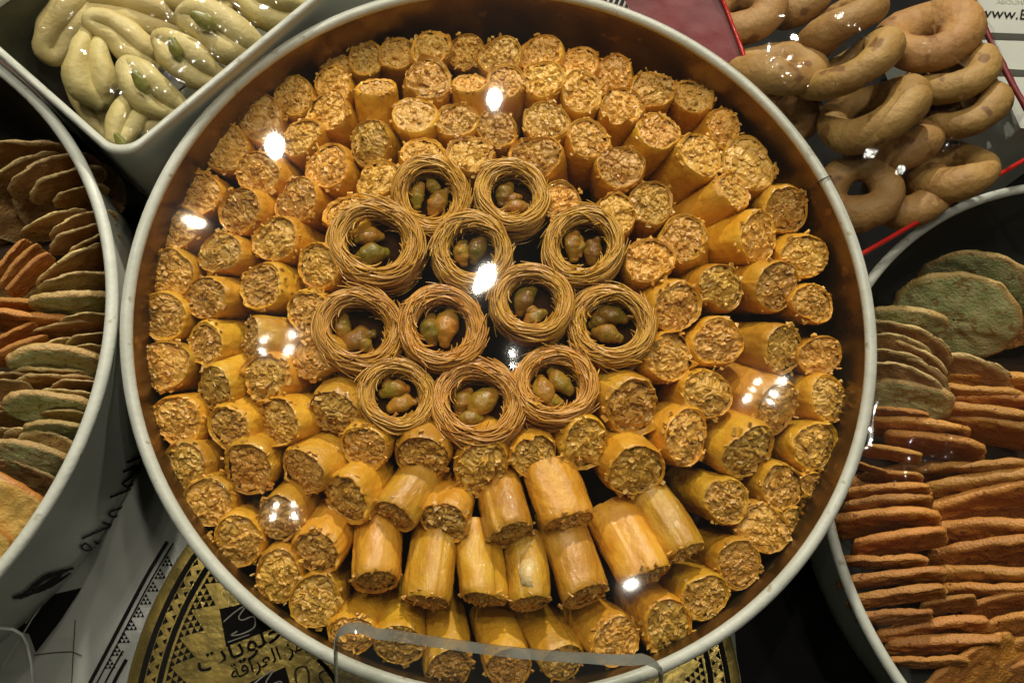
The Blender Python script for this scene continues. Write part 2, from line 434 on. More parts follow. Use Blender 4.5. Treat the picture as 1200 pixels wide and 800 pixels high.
def dome(r): return -.003 - .015 * (min(r, 1.0) / .9) ** 2
def on_dome(px, py, dz=0):
    P = U(px, py, 0)
    for _ in range(8): P = U(px, py, dome(math.hypot(P.x, P.y) / R) + dz)
    return P

# cut-face centre, diameter, body end (photograph pixels), how squarely the cut face is seen
RING1 = [(302,135,56,322,165,.78),(344,112,45,357,132,.72),(390,97,44,400,118,.75),(392,74,34,397,88,.6),(428,67,40,432,95,.8),(465,62,40,470,90,.7),(505,57,45,505,82,.72),
 (545,61,39,548,92,.95),(587,66,46,590,95,.72),(633,63,46,640,92,.65),(679,74,45,685,98,.7),(717,87,44,722,112,.8),(764,105,47,752,130,.75),(812,112,46,800,160,.7),
 (849,150,44,825,172,.62),(878,192,60,855,216,.78),(922,247,54,880,243,.85),(943,300,52,905,296,.85),(953,355,47,925,358,.85),(961,417,47,945,420,.9),(972,467,50,937,467,.55),
 (955,522,55,910,515,.75),(948,573,40,925,568,.6),(917,570,52,890,560,.75),(928,612,36,905,606,.6),(895,620,56,878,612,.88),(866,662,54,836,650,.8),(827,700,54,792,678,.72),(784,734,62,738,700,.72),
 (722,752,58,676,714,.62),(660,776,50,634,722,.5),(596,784,52,582,718,.5),(526,784,54,522,722,.5),(468,756,54,470,714,.75),(412,744,50,430,702,.78),(369,704,58,392,682,.9),
 (326,675,56,343,650,.85),(278,635,58,300,612,.9),(243,590,55,268,572,.85),(215,547,55,252,536,.7),(207,492,56,245,486,.72),(192,427,58,228,435,.85),(190,370,54,222,372,.8),
 (200,319,53,232,324,.85),(207,267,52,240,278,.85),(230,225,52,260,237,.85),(264,174,52,285,192,.82)]
RING2 = [(280,247,52,312,257,.6),(257,296,50,290,307,.6),(241,349,49,277,353,.55),(240,402,48,272,400,.6),(251,455,49,280,445,.55),(268,502,51,300,490,.6),(290,550,60,315,530,.75),
 (327,607,54,355,582,.72),(370,648,56,392,615,.55),(440,682,62,445,622,.42),(500,705,60,508,637,.3),(567,702,57,562,635,.2),(621,707,52,619,640,.08),(686,699,66,668,632,.2),
 (757,676,62,720,605,.38),(802,648,52,765,587,.15),(852,587,52,805,567,.72),(878,530,64,838,507,.62),(910,480,60,870,462,.5),(920,410,58,875,407,.55),(911,335,56,872,335,.55),
 (889,278,56,840,288,.5),(860,223,53,820,250,.45),(822,181,54,787,210,.5),(772,153,52,752,187,.6),(730,125,48,720,160,.7),(682,107,49,677,137,.7),(637,92,47,635,122,.65),
 (592,95,45,592,127,.6),(550,97,40,550,127,.45),(502,92,54,500,122,.6),(440,101,52,442,134,.4),(384,130,49,402,155,.7),(352,160,47,370,182,.7),(302,204,50,335,214,.7)]
RING3 = [(383,195,53,410,217,.7),(433,168,49,453,184,.8),(485,134,50,492,162,.5),(535,140,44,536,167,.6),(582,150,45,583,177,.85),(640,142,50,645,172,.75),(690,162,50,677,205,.7),
 (727,195,52,712,232,.8),(764,237,52,752,264,.8),(800,279,54,795,315,.85),(846,336,53,812,342,.75),(842,400,56,812,405,.8),(830,462,58,803,462,.82),(805,512,60,762,500,.7),(747,552,66,718,525,.72),
 (667,612,63,654,580,.34),(600,627,62,587,585,.4),(521,612,53,532,577,.6),(461,605,56,485,567,.45),(407,585,60,437,560,.5),(355,552,57,390,530,.5),(326,495,58,365,490,.55),
 (310,442,56,347,442,.68),(295,396,52,337,400,.4),(306,335,54,340,342,.65),(322,280,54,355,290,.65),(347,235,51,377,255,.8)]
RING4 = [(496,180,51,497,197,.62),(551,180,54,554,205,.62),(627,185,56,633,207,.8),(657,235,47,660,257,.85),(722,250,49,714,267,.85),(761,304,57,745,327,.85),(795,360,57,768,352,.7),
 (784,418,58,766,420,.75),(742,477,64,713,460,.7),(687,521,58,665,505,.75),(625,534,50,615,515,.85),(565,548,64,563,525,.75),(495,537,62,500,518,.7),(426,525,53,442,505,.65),
 (393,484,57,412,465,.65),(367,417,52,400,418,.7),(361,365,50,385,365,.85),(372,312,52,392,318,.8),(405,252,50,420,267,.75),(443,209,50,448,230,.7)]
ONES = ['', 'first', 'second', 'third', 'fourth', 'fifth', 'sixth', 'seventh', 'eighth', 'ninth', 'tenth', 'eleventh', 'twelfth', 'thirteenth', 'fourteenth', 'fifteenth',
        'sixteenth', 'seventeenth', 'eighteenth', 'nineteenth']
def ordinal(n):
    if n < 20: return ONES[n]
    t, o = divmod(n, 10); base = {2: 'twent', 3: 'thirt', 4: 'fort', 5: 'fift'}[t]
    return base + 'ieth' if o == 0 else base + 'y-' + ONES[o]
rng = random.Random(5)
vi = 0
for ring, where in ((RING1, 'outermost ring along the rim'), (RING2, 'second ring from the rim'), (RING3, 'third ring from the rim'), (RING4, 'innermost ring around the nests')):
    order = sorted(ring, key=lambda t: (math.atan2(t[0] - 584, 390 - t[1]) % (2 * math.pi)))
    for n, (px, py, d, tx, ty, q) in enumerate(order, 1):
        P = on_dome(px, py, -.004 if d < 41 and ring is RING1 else 0)
        low = q <= .45
        q = q + .42 * (1 - q) if q > .45 else max(q, .30)
        v, b = imgdir(P, tx - px, ty - py)
        a = v * q - b * math.sqrt(1 - q * q)
        rad = d * .5 * mpp(P) * (1.0 if low else 1.16)
        ln = 1.0
        if q < .72 and ring is not RING4:
            vis = math.hypot(tx - px, ty - py) * mpp(P) / math.sqrt(max(.05, 1 - q * q)) + rad * (1.1 if low else .55)
            ln = min(1.0, vis / (LEN * rad))
        drop = P.z - a.z * LEN * rad * ln
        if drop < -.054 and a.z > 0: ln = max(.35, (P.z + .054) / (a.z * LEN * rad))
        m = frame(P, a) @ Matrix.Rotation(rng.uniform(0, 6.28), 4, 'Z') @ S(rad, rad * rng.uniform(.94, 1.03), rad * ln)
        t = empty('baklava_roll', mat=m)
        side = 'top' if q > .6 else 'side'
        tag(t, 'golden baklava roll in the %s, %s clockwise from the top' % (where, ordinal(n)), 'baklava', 'baklava rolls in the big tin')
        k_ = (vi * 5 + rng.randrange(3)) % len(ROLLS); vi += 1
        if low and k_ in (1, 6, 11): k_ += 1
        if (px, py) == (600, 627): k_ = 6
        wr, fl = ROLLS[k_]
        obj('pastry_wrapper', wr, MAT['wrapper'], t); obj('nut_filling', fl, MAT['filling'], t)
        if (px, py) == (621, 707):
            t['label'] = 'golden baklava roll with a pale phyllo flake stuck on it, second ring near the front'
            B_ = P - a * rad * 1.1; v2 = (CAM - B_).normalized(); n2 = (v2 - a * v2.dot(a)).normalized(); s2 = a.cross(n2)
            ol = [(-.42, -.55), (-.1, -.72), (.34, -.5), (.46, .1), (.3, .55), (-.12, .66), (-.38, .2)]
            fv = [tuple(B_ + n2 * rad * (1.06 - .35 * x * x) + s2 * rad * x - a * rad * y) for x, y in [(0, 0)] + ol]
            me_ = mesh('phyllo_flake', fv + [tuple(Vector(f_) - n2 * .0004) for f_ in fv], [(0, 1 + i_, 1 + (i_ + 1) % 7) for i_ in range(7)] + [(1 + i_, 9 + i_, 9 + (i_ + 1) % 7, 1 + (i_ + 1) % 7) for i_ in range(7)], True)
            o_ = obj('phyllo_flake', me_, MAT['flake'], t); o_.matrix_parent_inverse = m.inverted()

# ------------------------------------------------------------------ kataifi nests
def nest_mesh(seed):
    rng = np.random.default_rng(seed)
    Vs, Fs, Ts, off = [], [], [], 0
    ns = 215
    for i in range(ns):
        u = rng.random()
        if i < 58: s0 = rng.uniform(-1.0, 0)                 # outer wall, by height
        elif i < 180: s0 = rng.uniform(0, 1.0)               # over the rim
        else: s0 = rng.uniform(.9, 1.35)                     # down inside
        drift = rng.normal(0, .21)
        span = rng.uniform(1.0, 5.5); a0 = rng.uniform(0, 6.283)
        m = int(14 + span * 9)
        t = np.linspace(0, 1, m); ang = a0 + span * t
        s = s0 + drift * (t - .5) * 2 + .05 * np.sin(ang * 2 + rng.uniform(0, 6)) + .03 * np.sin(5 * ang + rng.uniform(0, 6))
        lift = rng.uniform(-.03, .05) + .035 * np.sin(ang * rng.uniform(1, 3) + rng.uniform(0, 6))
        if rng.random() < .42: lift = lift + .13 * np.clip((t - .8) / .2, 0, 1) ** 2 * rng.uniform(.5, 1.6)
        al = np.pi * np.clip(s, 0, 1)
        r = .825 + (.155 + lift) * np.cos(al); z = -.22 + (.20 + lift) * np.sin(al)
        neg = np.minimum(s, 0); z = z + neg * .75; r = r + neg * -.02 + np.where(s < 0, .02 * np.sin(s * 9), 0)
        pos = np.maximum(s - 1, 0); z = z - pos * 1.0; r = r - pos * .02
        ov = 1 + .035 * np.cos(2 * ang + seed)
        Q = np.stack([np.cos(ang) * r * ov, np.sin(ang) * r * ov, z], -1)
        T = np.gradient(Q, axis=0); T /= np.linalg.norm(T, axis=1)[:, None]
        B = np.cross(T, (0.1, .2, 1)); B /= np.linalg.norm(B, axis=1)[:, None]; Nn = np.cross(B, T)
        tr = rng.uniform(.014, .028) * (1 - .5 * np.clip(abs(t - .5) * 2 - .85, 0, .15) / .15)
        kk = 5; th = np.linspace(0, 2 * np.pi, kk, endpoint=False)
        V = Q[None] + tr[None, :, None] * (np.cos(th)[:, None, None] * B[None] + np.sin(th)[:, None, None] * Nn[None])
        Vs.append(V.reshape(-1, 3)); Fs.append(grid_faces(kk, m) + off); off += kk * m
        Ts.append(np.full(kk * m, rng.choice([0, .05, .15, .3, .55], p=[.3, .25, .2, .15, .1])))
    st = mesh('kataifi_strands', np.vstack(Vs), np.vstack(Fs), True, np.concatenate(Ts))
    prof = [(.10, -.80), (.55, -.78), (.68, -.45)] + [(.825 + .13 * math.cos(a), -.22 + .175 * math.sin(a)) for a in np.radians(np.linspace(180, 0, 12))] + [(.95, -.6), (.92, -1.0), (.5, -1.05)]
    V, F = lathe(prof, 64)
    V = V * (1 + .02 * vnoise(V, 5, seed)[:, None])
    bd = mesh('nest_body', V, F[:, ::-1])
    Vf = [(0, 0, -.60)] + [(.67 * math.cos(a), .67 * math.sin(a), -.62 + .03 * math.sin(3 * a)) for a in np.linspace(0, 2 * np.pi, 24, endpoint=False)]
    fl = mesh('syrup_floor', Vf, [(0, i, i % 24 + 1) for i in range(1, 25)])
    return st, bd, fl
def nut_mesh(seed):
    path = [(-.24, 0, 0), (-.10, .03, .02), (.06, .035, .02), (.22, 0, 0)]
    V, F = sweep(path, [.09, .165, .175, .085], 20, .82, noise=.05, nf=6, seed=seed, sub=9)
    t = np.clip(.9 * fbm(V, 4.5, seed + 3) + .15, 0, 1)
    return mesh('pistachio', V, F, True, t)
NESTS = [nest_mesh(s) for s in (11, 23, 37, 41)]
NUTS = [nut_mesh(s) for s in range(6)]
NP = [  # centre, ring width, tilt of the opening (image px direction the body shows towards, how square), nuts (x, y, angle, size)
 (505,226,88,0,1,.96,[(-.30,.05,80,1.05),(.22,-.12,60,1.25)],'at the top left of the cluster, holding a glossy green pistachio'),
 (600,224,84,-.1,1,.88,[(-.12,.12,70,1.1),(.12,-.28,10,1.1)],'at the top of the cluster, with loose strands on its left'),
 (440,281,104,.15,1,.93,[(-.15,.18,10,1.0),(-.08,-.22,15,1.15)],'at the upper left of the cluster, the widest and shaggiest'),
 (684,284,92,0,1,.93,[(-.22,.08,85,1.2),(.26,-.06,75,1.1)],'at the upper right of the cluster'),
 (553,291,90,0,1,.94,[(-.22,.02,100,1.0),(.16,.10,70,1.15)],'in the middle of the upper row, its nuts partly hidden by glare'),
 (623,351,90,.0,1,.95,[(-.12,.10,60,1.3),(.10,-.34,30,1.0)],'right of centre between the middle nest and the right edge'),
 (421,384,100,.1,1,.96,[(-.34,.10,95,1.0),(-.02,-.18,30,1.3)],'at the left edge of the cluster'),
 (518,381,98,0,1,.95,[(-.22,.03,95,1.15),(.14,.08,80,1.4)],'in the centre of the cluster with two upright pistachios'),
 (716,378,96,0,1,.95,[(.0,.24,-8,1.3),(-.08,-.18,-20,1.1)],'at the right edge of the cluster with a flat reddish nut'),
 (465,461,86,0,1,.96,[(-.05,.18,12,1.2),(.16,-.18,18,1.2)],'at the bottom left of the cluster, the smallest with a round hole'),
 (560,469,104,.05,1,.94,[(-.28,.12,70,1.0),(.12,.06,50,1.35),(-.16,-.30,10,.9)],'at the bottom of the cluster holding three nuts'),
 (652,447,96,-.3,1,.90,[(-.20,-.05,110,1.3),(.14,.20,130,1.2)],'at the bottom right of the cluster with two green pistachios')]
for i, (px, py, wd, dx, dy, q, nuts, where) in enumerate(NP):
    P = on_dome(px, py, .003)
    v, b = imgdir(P, dx, dy)
    a = v * q - b * math.sqrt(1 - q * q)
    rad = wd * .5 * mpp(P) * 1.04
    st, bd, fl = NESTS[i % 4]
    spin = rng.uniform(0, 6.28)
    z = a.normalized(); x = (RIGHT - z * RIGHT.dot(z)).normalized(); y = z.cross(x)
    m = Matrix.Identity(4)
    for r_ in range(3): m[r_][0], m[r_][1], m[r_][2], m[r_][3] = x[r_], y[r_], z[r_], P[r_]
    t = empty('kataifi_nest', mat=m @ S(rad))
    tag(t, 'shredded pastry nest ' + where, 'pastry nest', 'shredded pastry nests in the big tin')
    ro = Matrix.Rotation(spin, 4, 'Z')
    tag(obj('kataifi_strands', st, MAT['strand'], t, ro), kind='stuff')
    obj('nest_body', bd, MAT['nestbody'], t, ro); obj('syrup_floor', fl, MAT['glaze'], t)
    for k_, (nx, ny, an, sz) in enumerate(nuts + ([(rng.uniform(-.25, .25), rng.uniform(-.32, .32), rng.uniform(0, 180), .85)] if len(nuts) < 3 else [])):
        obj('pistachio', NUTS[(i * 2 + k_) % 6], MAT['nut'], t, Matrix.Translation((nx * 1.05, ny * 1.05, -.42)) @ Matrix.Rotation(math.radians(an), 4, 'Z') @ Matrix.Rotation(rng.uniform(-.5, .5), 4, 'X') @ S(sz * 1.16))
#PART2
# ------------------------------------------------------------------ materials of the neighbours
MAT.update(
    wafer=pmat('brown_wafer', (.42, .21, .06), (.52, .31, .11), 3, .6, .9, 20, tone=(.66, .48, .20), rand=.18, spots=(11, .64, (.16, .07, .02))),
    green=pmat('pistachio_biscuit', (.58, .55, .27), (.40, .46, .17), 4, .55, .9, 20, tone=(.50, .31, .10), rand=.12, spots=(7, .57, (.36, .25, .08)), coat=.25, coat_rough=.25),
    orange=pmat('orange_biscuit', (.42, .145, .015), (.56, .225, .030), 3.5, .55, 1.0, 22, tone=(.56, .25, .045), rand=.24, spots=(9, .64, (.22, .06, .010)), coat=.35, coat_rough=.25),
    yellow=pmat('butter_biscuit', (.72, .50, .13), (.66, .40, .08), 3, .45, .5, 18, tone=(.46, .17, .025), rand=.08, coat=.3, coat_rough=.3),
    dough=pmat('pale_dough', (.64, .53, .24), (.56, .44, .17), 60, .55, .5, 400, rand=.06, sss=.12),
    ka=pmat('ring_biscuit', (.40, .235, .070), (.29, .15, .038), 55, .62, .9, 260, rand=.16, spots=(70, .60, (.18, .08, .018))),
    pist=pmat('pistachio_green', (.20, .22, .035), (.30, .25, .06), 160, .35, .4, 400, coat=.6, coat_rough=.12),
    film=film_mat('clear_film'),
    film2=film_mat('crinkled_film', haze=.003, rough=.045, halo=.0006),
    gold=pmat('gold_foil', (.78, .60, .19), (.66, .48, .13), 80, .20, .35, 150, metallic=.9, rough2=.36),
    white=pmat('white_card', (.52, .53, .47), (.44, .45, .40), 30, .5, .1, 300),
    silver=pmat('silver_grey_card', (.36, .37, .33), (.30, .31, .28), 18, .32, .35, 60, coat=.3, coat_rough=.2),
    ink=pmat('black_ink', (.006, .006, .006), (.009, .008, .007), 50, .6, spec=.15),
    paleink=pmat('pale_ink', (.50, .48, .38), None, 50, .4),
    brown=pmat('brown_card', (.075, .045, .028), (.055, .032, .02), 40, .5),
    red=pmat('red_film', (.19, .016, .018), (.13, .010, .012), 40, .5, .4, 90),
    redcord=pmat('red_cord', (.50, .018, .012), (.42, .014, .01), 60, .28, 0, coat=.5, coat_rough=.1),
    paper=pmat('cream_paper', (.62, .55, .40), (.56, .50, .36), 60, .7, .1, 400),
)
def acrylic_edge_mat():
    m, nt, out = nodes('acrylic_edge'); L = nt.links; N = nt.nodes
    tr = N.new('ShaderNodeBsdfTransparent'); tr.inputs[0].default_value = (.62, .64, .58, 1)
    pr = N.new('ShaderNodeBsdfPrincipled'); pr.inputs['Base Color'].default_value = (.17, .175, .15, 1); pr.inputs['Roughness'].default_value = .12
    pr.inputs['Coat Weight'].default_value = .5
    tc = N.new('ShaderNodeTexCoord'); nz = N.new('ShaderNodeTexNoise'); nz.inputs['Scale'].default_value = 70
    mp = N.new('ShaderNodeMapping'); mp.inputs['Scale'].default_value = (1, .15, .15); L.new(tc.outputs['Object'], mp.inputs[0]); L.new(mp.outputs[0], nz.inputs['Vector'])
    mr = N.new('ShaderNodeMapRange'); mr.inputs[1].default_value = .35; mr.inputs[2].default_value = .65; mr.inputs[3].default_value = .55; mr.inputs[4].default_value = .92
    L.new(nz.outputs[0], mr.inputs[0])
    mx = N.new('ShaderNodeMixShader'); L.new(mr.outputs[0], mx.inputs[0]); L.new(tr.outputs[0], mx.inputs[1]); L.new(pr.outputs[0], mx.inputs[2])
    L.new(mx.outputs[0], out.inputs[0]); return m
MAT['aedge'] = acrylic_edge_mat()
MAT['acrylic'] = film_mat('clear_acrylic', (.95, .96, .93), haze=.045, rough=.02, ior=1.49, halo=.001)

# ------------------------------------------------------------------ small builders
def slab_mesh(name, seed, aspect=.75, thick=.14, power=2.6, bite=.05, edge_tone=.9):
    """flat biscuit, unit half-length along x, rounded edge; tone marks the baked edge"""
    n = 72; th = np.linspace(0, 2 * np.pi, n, endpoint=False)
    c, s = np.cos(th), np.sin(th)
    rad = 1 / (np.abs(c) ** power + np.abs(s) ** power) ** (1 / power)
    rad = rad * (1 + bite * vnoise(np.stack([c, s, c * 0], -1), 1.6, seed) + bite * .5 * vnoise(np.stack([c, s, c * 0], -1), 5, seed + 2))
    prof = [(.02, 1), (.15, 1), (.28, 1), (.4, 1), (.5, 1), (.6, 1), (.68, 1), (.76, .99), (.83, .97), (.89, .92), (.95, .8), (.985, .55), (1, .2), (1, -.2), (.985, -.55), (.95, -.8), (.88, -.93), (.6, -1), (.02, -1)]
    rows, tn = [], []
    for k_, z in prof:
        x, y = c * rad * k_, s * rad * k_ * aspect
        P = np.stack([x, y, np.full(n, z * .3)], -1)
        zz = z * thick / 2 + .035 * fbm(P, 2.4, seed + 7) + .085 * vnoise(np.stack([x, y, x * 0], -1), 1.1, seed + 4) + .022 * vnoise(P, 6.5, seed + 3) + .014 * vnoise(P, 14, seed + 6)
        q = 1 + .012 * vnoise(P, 9, seed + 5)
        rows.append(np.stack([x * q, y * q, zz], -1))
        tn.append(np.clip((1 if k_ > .9 else 0) * edge_tone + .25 * fbm(P, 3, seed + 9), 0, 1))
    V = np.stack(rows, 1)
    return mesh(name, V.reshape(-1, 3), grid_faces(n, len(prof)), True, np.stack(tn, 1).ravel())
def slab_at(name, me, mt, crest, z, length, ang, T, ysc=None):
    """stand a biscuit on edge: crest = pixel of its upper edge's middle, T = lean away from face-on"""
    P = U(crest[0], crest[1], z)
    v, b = imgdir(P, math.cos(math.radians(ang)), -math.sin(math.radians(ang)))
    upi = v.cross(b).normalized()
    T = math.radians(T)
    n = v * math.cos(T) - upi * math.sin(T)
    e = upi * math.cos(T) + v * math.sin(T)
    hl = length * .5 * mpp(P)
    ysc = ysc or 1.0
    C_ = P - e * (hl * me['asp'] * ysc)
    m = Matrix.Identity(4)
    for i in range(3): m[i][0], m[i][1], m[i][2], m[i][3] = b[i], e[i], n[i], C_[i]
    return obj(name, me, mt, None, m @ S(hl, hl * ysc, hl))
def mkslabs(name, seeds, asp, thick, power, bite=.05, mt=None):
    r = []
    for s_ in seeds:
        me = slab_mesh(name, s_, asp, thick, power, bite); me['asp'] = asp; me.materials.append(mt); r.append(me)
    return r
WAF = mkslabs('wafer', range(1, 5), .8, .10, 2.3, .06, MAT['wafer'])
GRN = mkslabs('green_biscuit', range(11, 15), .62, .22, 2.2, .06, MAT['green'])
GRD = mkslabs('green_cookie', range(21, 23), .92, .15, 2.1, .05, MAT['green'])
ORA = mkslabs('orange_biscuit', range(31, 37), .50, .18, 4.5, .10, MAT['orange'])
YEL = mkslabs('butter_biscuit', range(41, 43), .8, .2, 2.4, .04, MAT['yellow'])

def ribbon(pts, width, surf, closed=False, taper=False):
    """printed stroke: a flat strip laid on surf(px, py); pts in photograph pixels"""
    p = np.asarray(pts, float); n = len(p)
    d = np.gradient(p, axis=0); d /= np.linalg.norm(d, axis=1)[:, None] + 1e-9
    nn = np.stack([-d[:, 1], d[:, 0]], -1)
    ww = np.full(n, width * .5)
    if taper: ww = ww * (.35 + .65 * np.sin(np.linspace(.12, 3.0, n)))
    V = [tuple(surf(*(p[i] + nn[i] * ww[i]))) for i in range(n)] + [tuple(surf(*(p[i] - nn[i] * ww[i]))) for i in range(n)]
    return V, [(i, i + 1, n + i + 1, n + i) for i in range(n - 1)]
def smooth_line(pts, sub=6):
    P = np.asarray(pts, float); n = len(P); t = np.linspace(0, n - 1, (n - 1) * sub + 1); i = np.minimum(np.floor(t).astype(int), n - 2); f = (t - i)[:, None]
    g = lambda k: P[np.clip(k, 0, n - 1)]
    a, b, c, d = g(i - 1), g(i), g(i + 1), g(i + 2)
    return .5 * (2 * b + (-a + c) * f + (2 * a - 5 * b + 4 * c - d) * f ** 2 + (-a + 3 * b - 3 * c + d) * f ** 3)
def merge_vf(parts):
    V, F = [], []
    for v, f in parts:
        o = len(V); V += [tuple(x) for x in v]; F += [tuple(i + o for i in q) for q in f]
    return V, F
def decal(name, parts, mt, parent):
    V, F = merge_vf(parts)
    o = obj(name, mesh(name, V, F, False), mt)
    o.parent = parent; o.matrix_parent_inverse = Matrix.Translation(parent.location).inverted()
    return o
def cone_surf(c, zr, r, zb, rb, eps=.0006):
    """near outer wall of a tin, hit along the pixel's ray"""
    def f(px, py):
        lo, hi = zb, zr
        best = None
        for k_ in range(60):
            z = zb + (zr - zb) * k_ / 59
            P = U(px, py, z); g = math.hypot(P.x - c[0], P.y - c[1]) - (rb + (r - rb) * (z - zb) / (zr - zb) + eps)
            if best is None or abs(g) < best[0]: best = (abs(g), z)
        z = best[1]; P = U(px, py, z)
        d = Vector((P.x - c[0], P.y - c[1], 0)).normalized() * (rb + (r - rb) * (z - zb) / (zr - zb) + eps)
        return Vector((c[0] + d.x, c[1] + d.y, z))
    return f

# ------------------------------------------------------------------ left tin: cookies standing on edge
def cookie(name, me, crest, z, length, ang, T, label, cat, group, depth=None):
    o = slab_at(name, me, None, crest, z, length, ang, T, depth)
    return tag(o, label, cat, group)
lw = [((30,164),110,-4,62,'topmost'),((22,190),95,25,58,'second from the top'),((52,190),105,22,58,'third from the top'),((72,200),90,18,60,'fourth from the top'),((92,219),62,12,64,'fifth from the top'),
      ((62,252),80,18,62,'sixth from the top'),((92,254),78,20,64,'seventh from the top'),((92,266),80,18,64,'eighth from the top'),((105,279),62,22,64,'ninth from the top'),((84,300),100,28,64,'tenth from the top'),
      ((90,322),90,8,66,'eleventh from the top')]
for i, (cr, ln, an, T, wh) in enumerate(lw):
    cookie('wafer_cookie', WAF[i % 4], cr, -.016 + .0004 * i, ln, an, T, 'thin brown wafer in the left tin, %s of the fan' % wh, 'cookie', 'brown wafers in the left tin')
lg = [((86,343),94,2,64,'just below the fan of wafers'),((70,408),108,-6,58,'in the middle of the row'),((62,462),98,-8,56,'below the middle, speckled with holes'),((72,494),72,-8,58,'second from the bottom'),((48,522),92,-16,52,'lowest of the row')]
for i, (cr, ln, an, T, wh) in enumerate(lg):
    cookie('green_biscuit', GRN[i % 4], cr, -.012, ln, an, T, 'pale green biscuit with browned edge in the left tin, %s' % wh, 'biscuit', 'green biscuits in the left tin')
lb = [((102,368),60,4,66,'thin dark wafer between the top two green biscuits','a'),((104,390),52,8,66,'thin dark wafer right above the small brown bar','b'),((105,404),42,0,55,'small rounded brown biscuit touching the tin wall','c'),
      ((92,444),56,-2,64,'thin brown wafer under the middle green biscuit','d'),((82,456),70,-8,60,'pitted brown wafer behind the speckled green biscuit','e'),((12,444),52,-6,50,'brown cookie at the picture edge beside the middle green biscuit','f'),((8,476),36,0,55,'small brown cookie at the left edge above the yellow biscuits','g'),
      ((70,512),80,-20,50,'brown biscuit tucked under the second lowest green one','h')]
for cr, ln, an, T, lab, _ in lb:
    cookie('brown_cookie', WAF[len(lab) % 4], cr, -.017, ln, an, T, lab + ' in the left tin', 'cookie', 'brown cookies in the left tin')
lo = [((8,300),60,48,55,'topmost, tilted steeply'),((18,308),66,46,55,'second, tilted steeply'),((30,316),66,44,55,'third, tilted steeply'),((14,352),70,-2,60,'upper one of the flat stack'),((34,366),110,-6,62,'long pointed one of the flat stack'),
      ((14,388),56,24,55,'lower tilted one'),((18,404),70,20,58,'lowest tilted one')]
for i, (cr, ln, an, T, wh) in enumerate(lo):
    cookie('orange_shard', ORA[i % 5], cr, -.015, ln, an, T, 'flat orange biscuit at the left picture edge, %s' % wh, 'biscuit', 'orange biscuits in the left tin')
for i, (cr, ln, an, T) in enumerate([((84,378),84,6,68),((72,398),60,10,68),((60,430),100,-2,70),((70,438),90,-4,70),((84,482),62,-6,66),((60,508),96,-14,62),((40,545),100,-22,55),((28,436),70,-6,60),((20,482),60,-4,62),((30,505),70,-12,60)]):
    cookie('thin_wafer', WAF[(i + 1) % 4], cr, -.020, ln, an, T, 'thin wafer filling gaps between green biscuits, %s in the left tin' % ordinal(i + 1), 'cookie', 'thin wafers between the green biscuits')
for i, (cr, ln, an, T, wh) in enumerate([((26,566),124,-30,18,'upper'),((-10,612),84,-28,18,'lower')]):
    cookie('butter_biscuit', YEL[i], cr, -.016, ln, an, T, 'glossy yellow butter biscuit at the bottom of the left tin, %s one' % wh, 'biscuit', 'butter biscuits in the left tin')
for i in range(16):
    x = -20 + (i % 4) * 42 + (i // 4 % 2) * 14; y = 205 + (i // 4) * 125 - (i % 4) * 6
    if not (x < 95 and 160 < y < 560): continue
    cookie('lower_wafer', WAF[i % 4], (x, y), -.045, 120, -10 + (i * 13 % 30), 24, 'brown wafer in the shadowed lower layer of the left tin', 'cookie', 'lower layer of wafers in the left tin')
# handwriting on the left tin's wall
LS = cone_surf((-.3565, -.029), 0, .174, -.080, .171, .0008)
def c4(pts, ox=0, oy=500, s_=4.0): return [(ox + x / s_, oy + y / s_) for x, y in pts]
strokes = [([(597,166),(630,152),(662,138)],3.2),([(578,210),(610,196),(646,182)],3.2),([(660,190),(632,208),(612,238),(578,262),(596,278),(640,264),(660,238),(646,206)],2.6),
           ([(515,332),(560,312),(616,292),(606,330),(588,362)],2.8),([(512,398),(522,420),(566,412),(602,390),(590,370),(552,384),(514,398)],2.6),([(562,428),(566,434)],2.6),([(602,402),(608,410)],2.6),
           ([(482,448),(524,462),(500,474),(440,498),(386,524)],2.8),([(378,560),(404,546),(430,574),(398,578),(384,562)],2.0),([(440,530),(458,548),(480,530),(506,522)],1.8),([(520,520),(540,530),(556,512)],1.6)]
decal('handwritten_word', [ribbon(smooth_line(c4(p)), wd, LS) for p, wd in strokes], MAT['ink'], left_tin)
sw = [([(95,796),(150,752),(210,706),(270,684),(345,660)],6.0),([(110,790),(180,768),(260,730),(330,684)],5.0),([(150,770),(240,722),(300,680)],4.5),([(60,800),(100,792),(140,784)],6)]
decal('printed_swoosh', [ribbon(smooth_line(c4(p)), wd, LS, taper=True) for p, wd in sw], MAT['ink'], left_tin)

# ------------------------------------------------------------------ right tin: orange biscuits in two columns, green cookies behind
zR = -.052
ro_l = [(1055,480,66,-6),(1075,493,112,-8),(1096,513,110,-10),(1046,526,66,-8),(1020,545,40,-18),(1044,552,68,-2),(1038,570,98,2),(1036,584,104,1),(1036,602,124,4),(1050,627,112,8),(1032,652,96,4),(1044,670,116,5),(1050,693,110,4),
        (1046,717,86,2),(1092,732,124,6),(1102,750,132,4),(1086,770,84,2)]
for i, (x, y, ln, an) in enumerate(ro_l):
    cookie('orange_biscuit', ORA[i % 6], (x, y), zR + .0002 * i, ln, an + (i * 7 % 5 - 2), 66, 'flat orange biscuit on edge in the right tin, left column, %s from the top' % ordinal(i + 1), 'biscuit', 'orange biscuits in the right tin', .55 if i > 9 else None)
ro_r = [(1170,464,100,-4),(1150,478,120,-8),(1175,492,130,-10),(1140,541,118,4),(1152,560,150,8),(1165,575,160,12),(1160,612,140,-2),(1155,636,140,6),(1160,665,150,-4),(1165,684,130,0),(1108,702,66,10),(1172,700,90,12),(1180,724,100,12)]
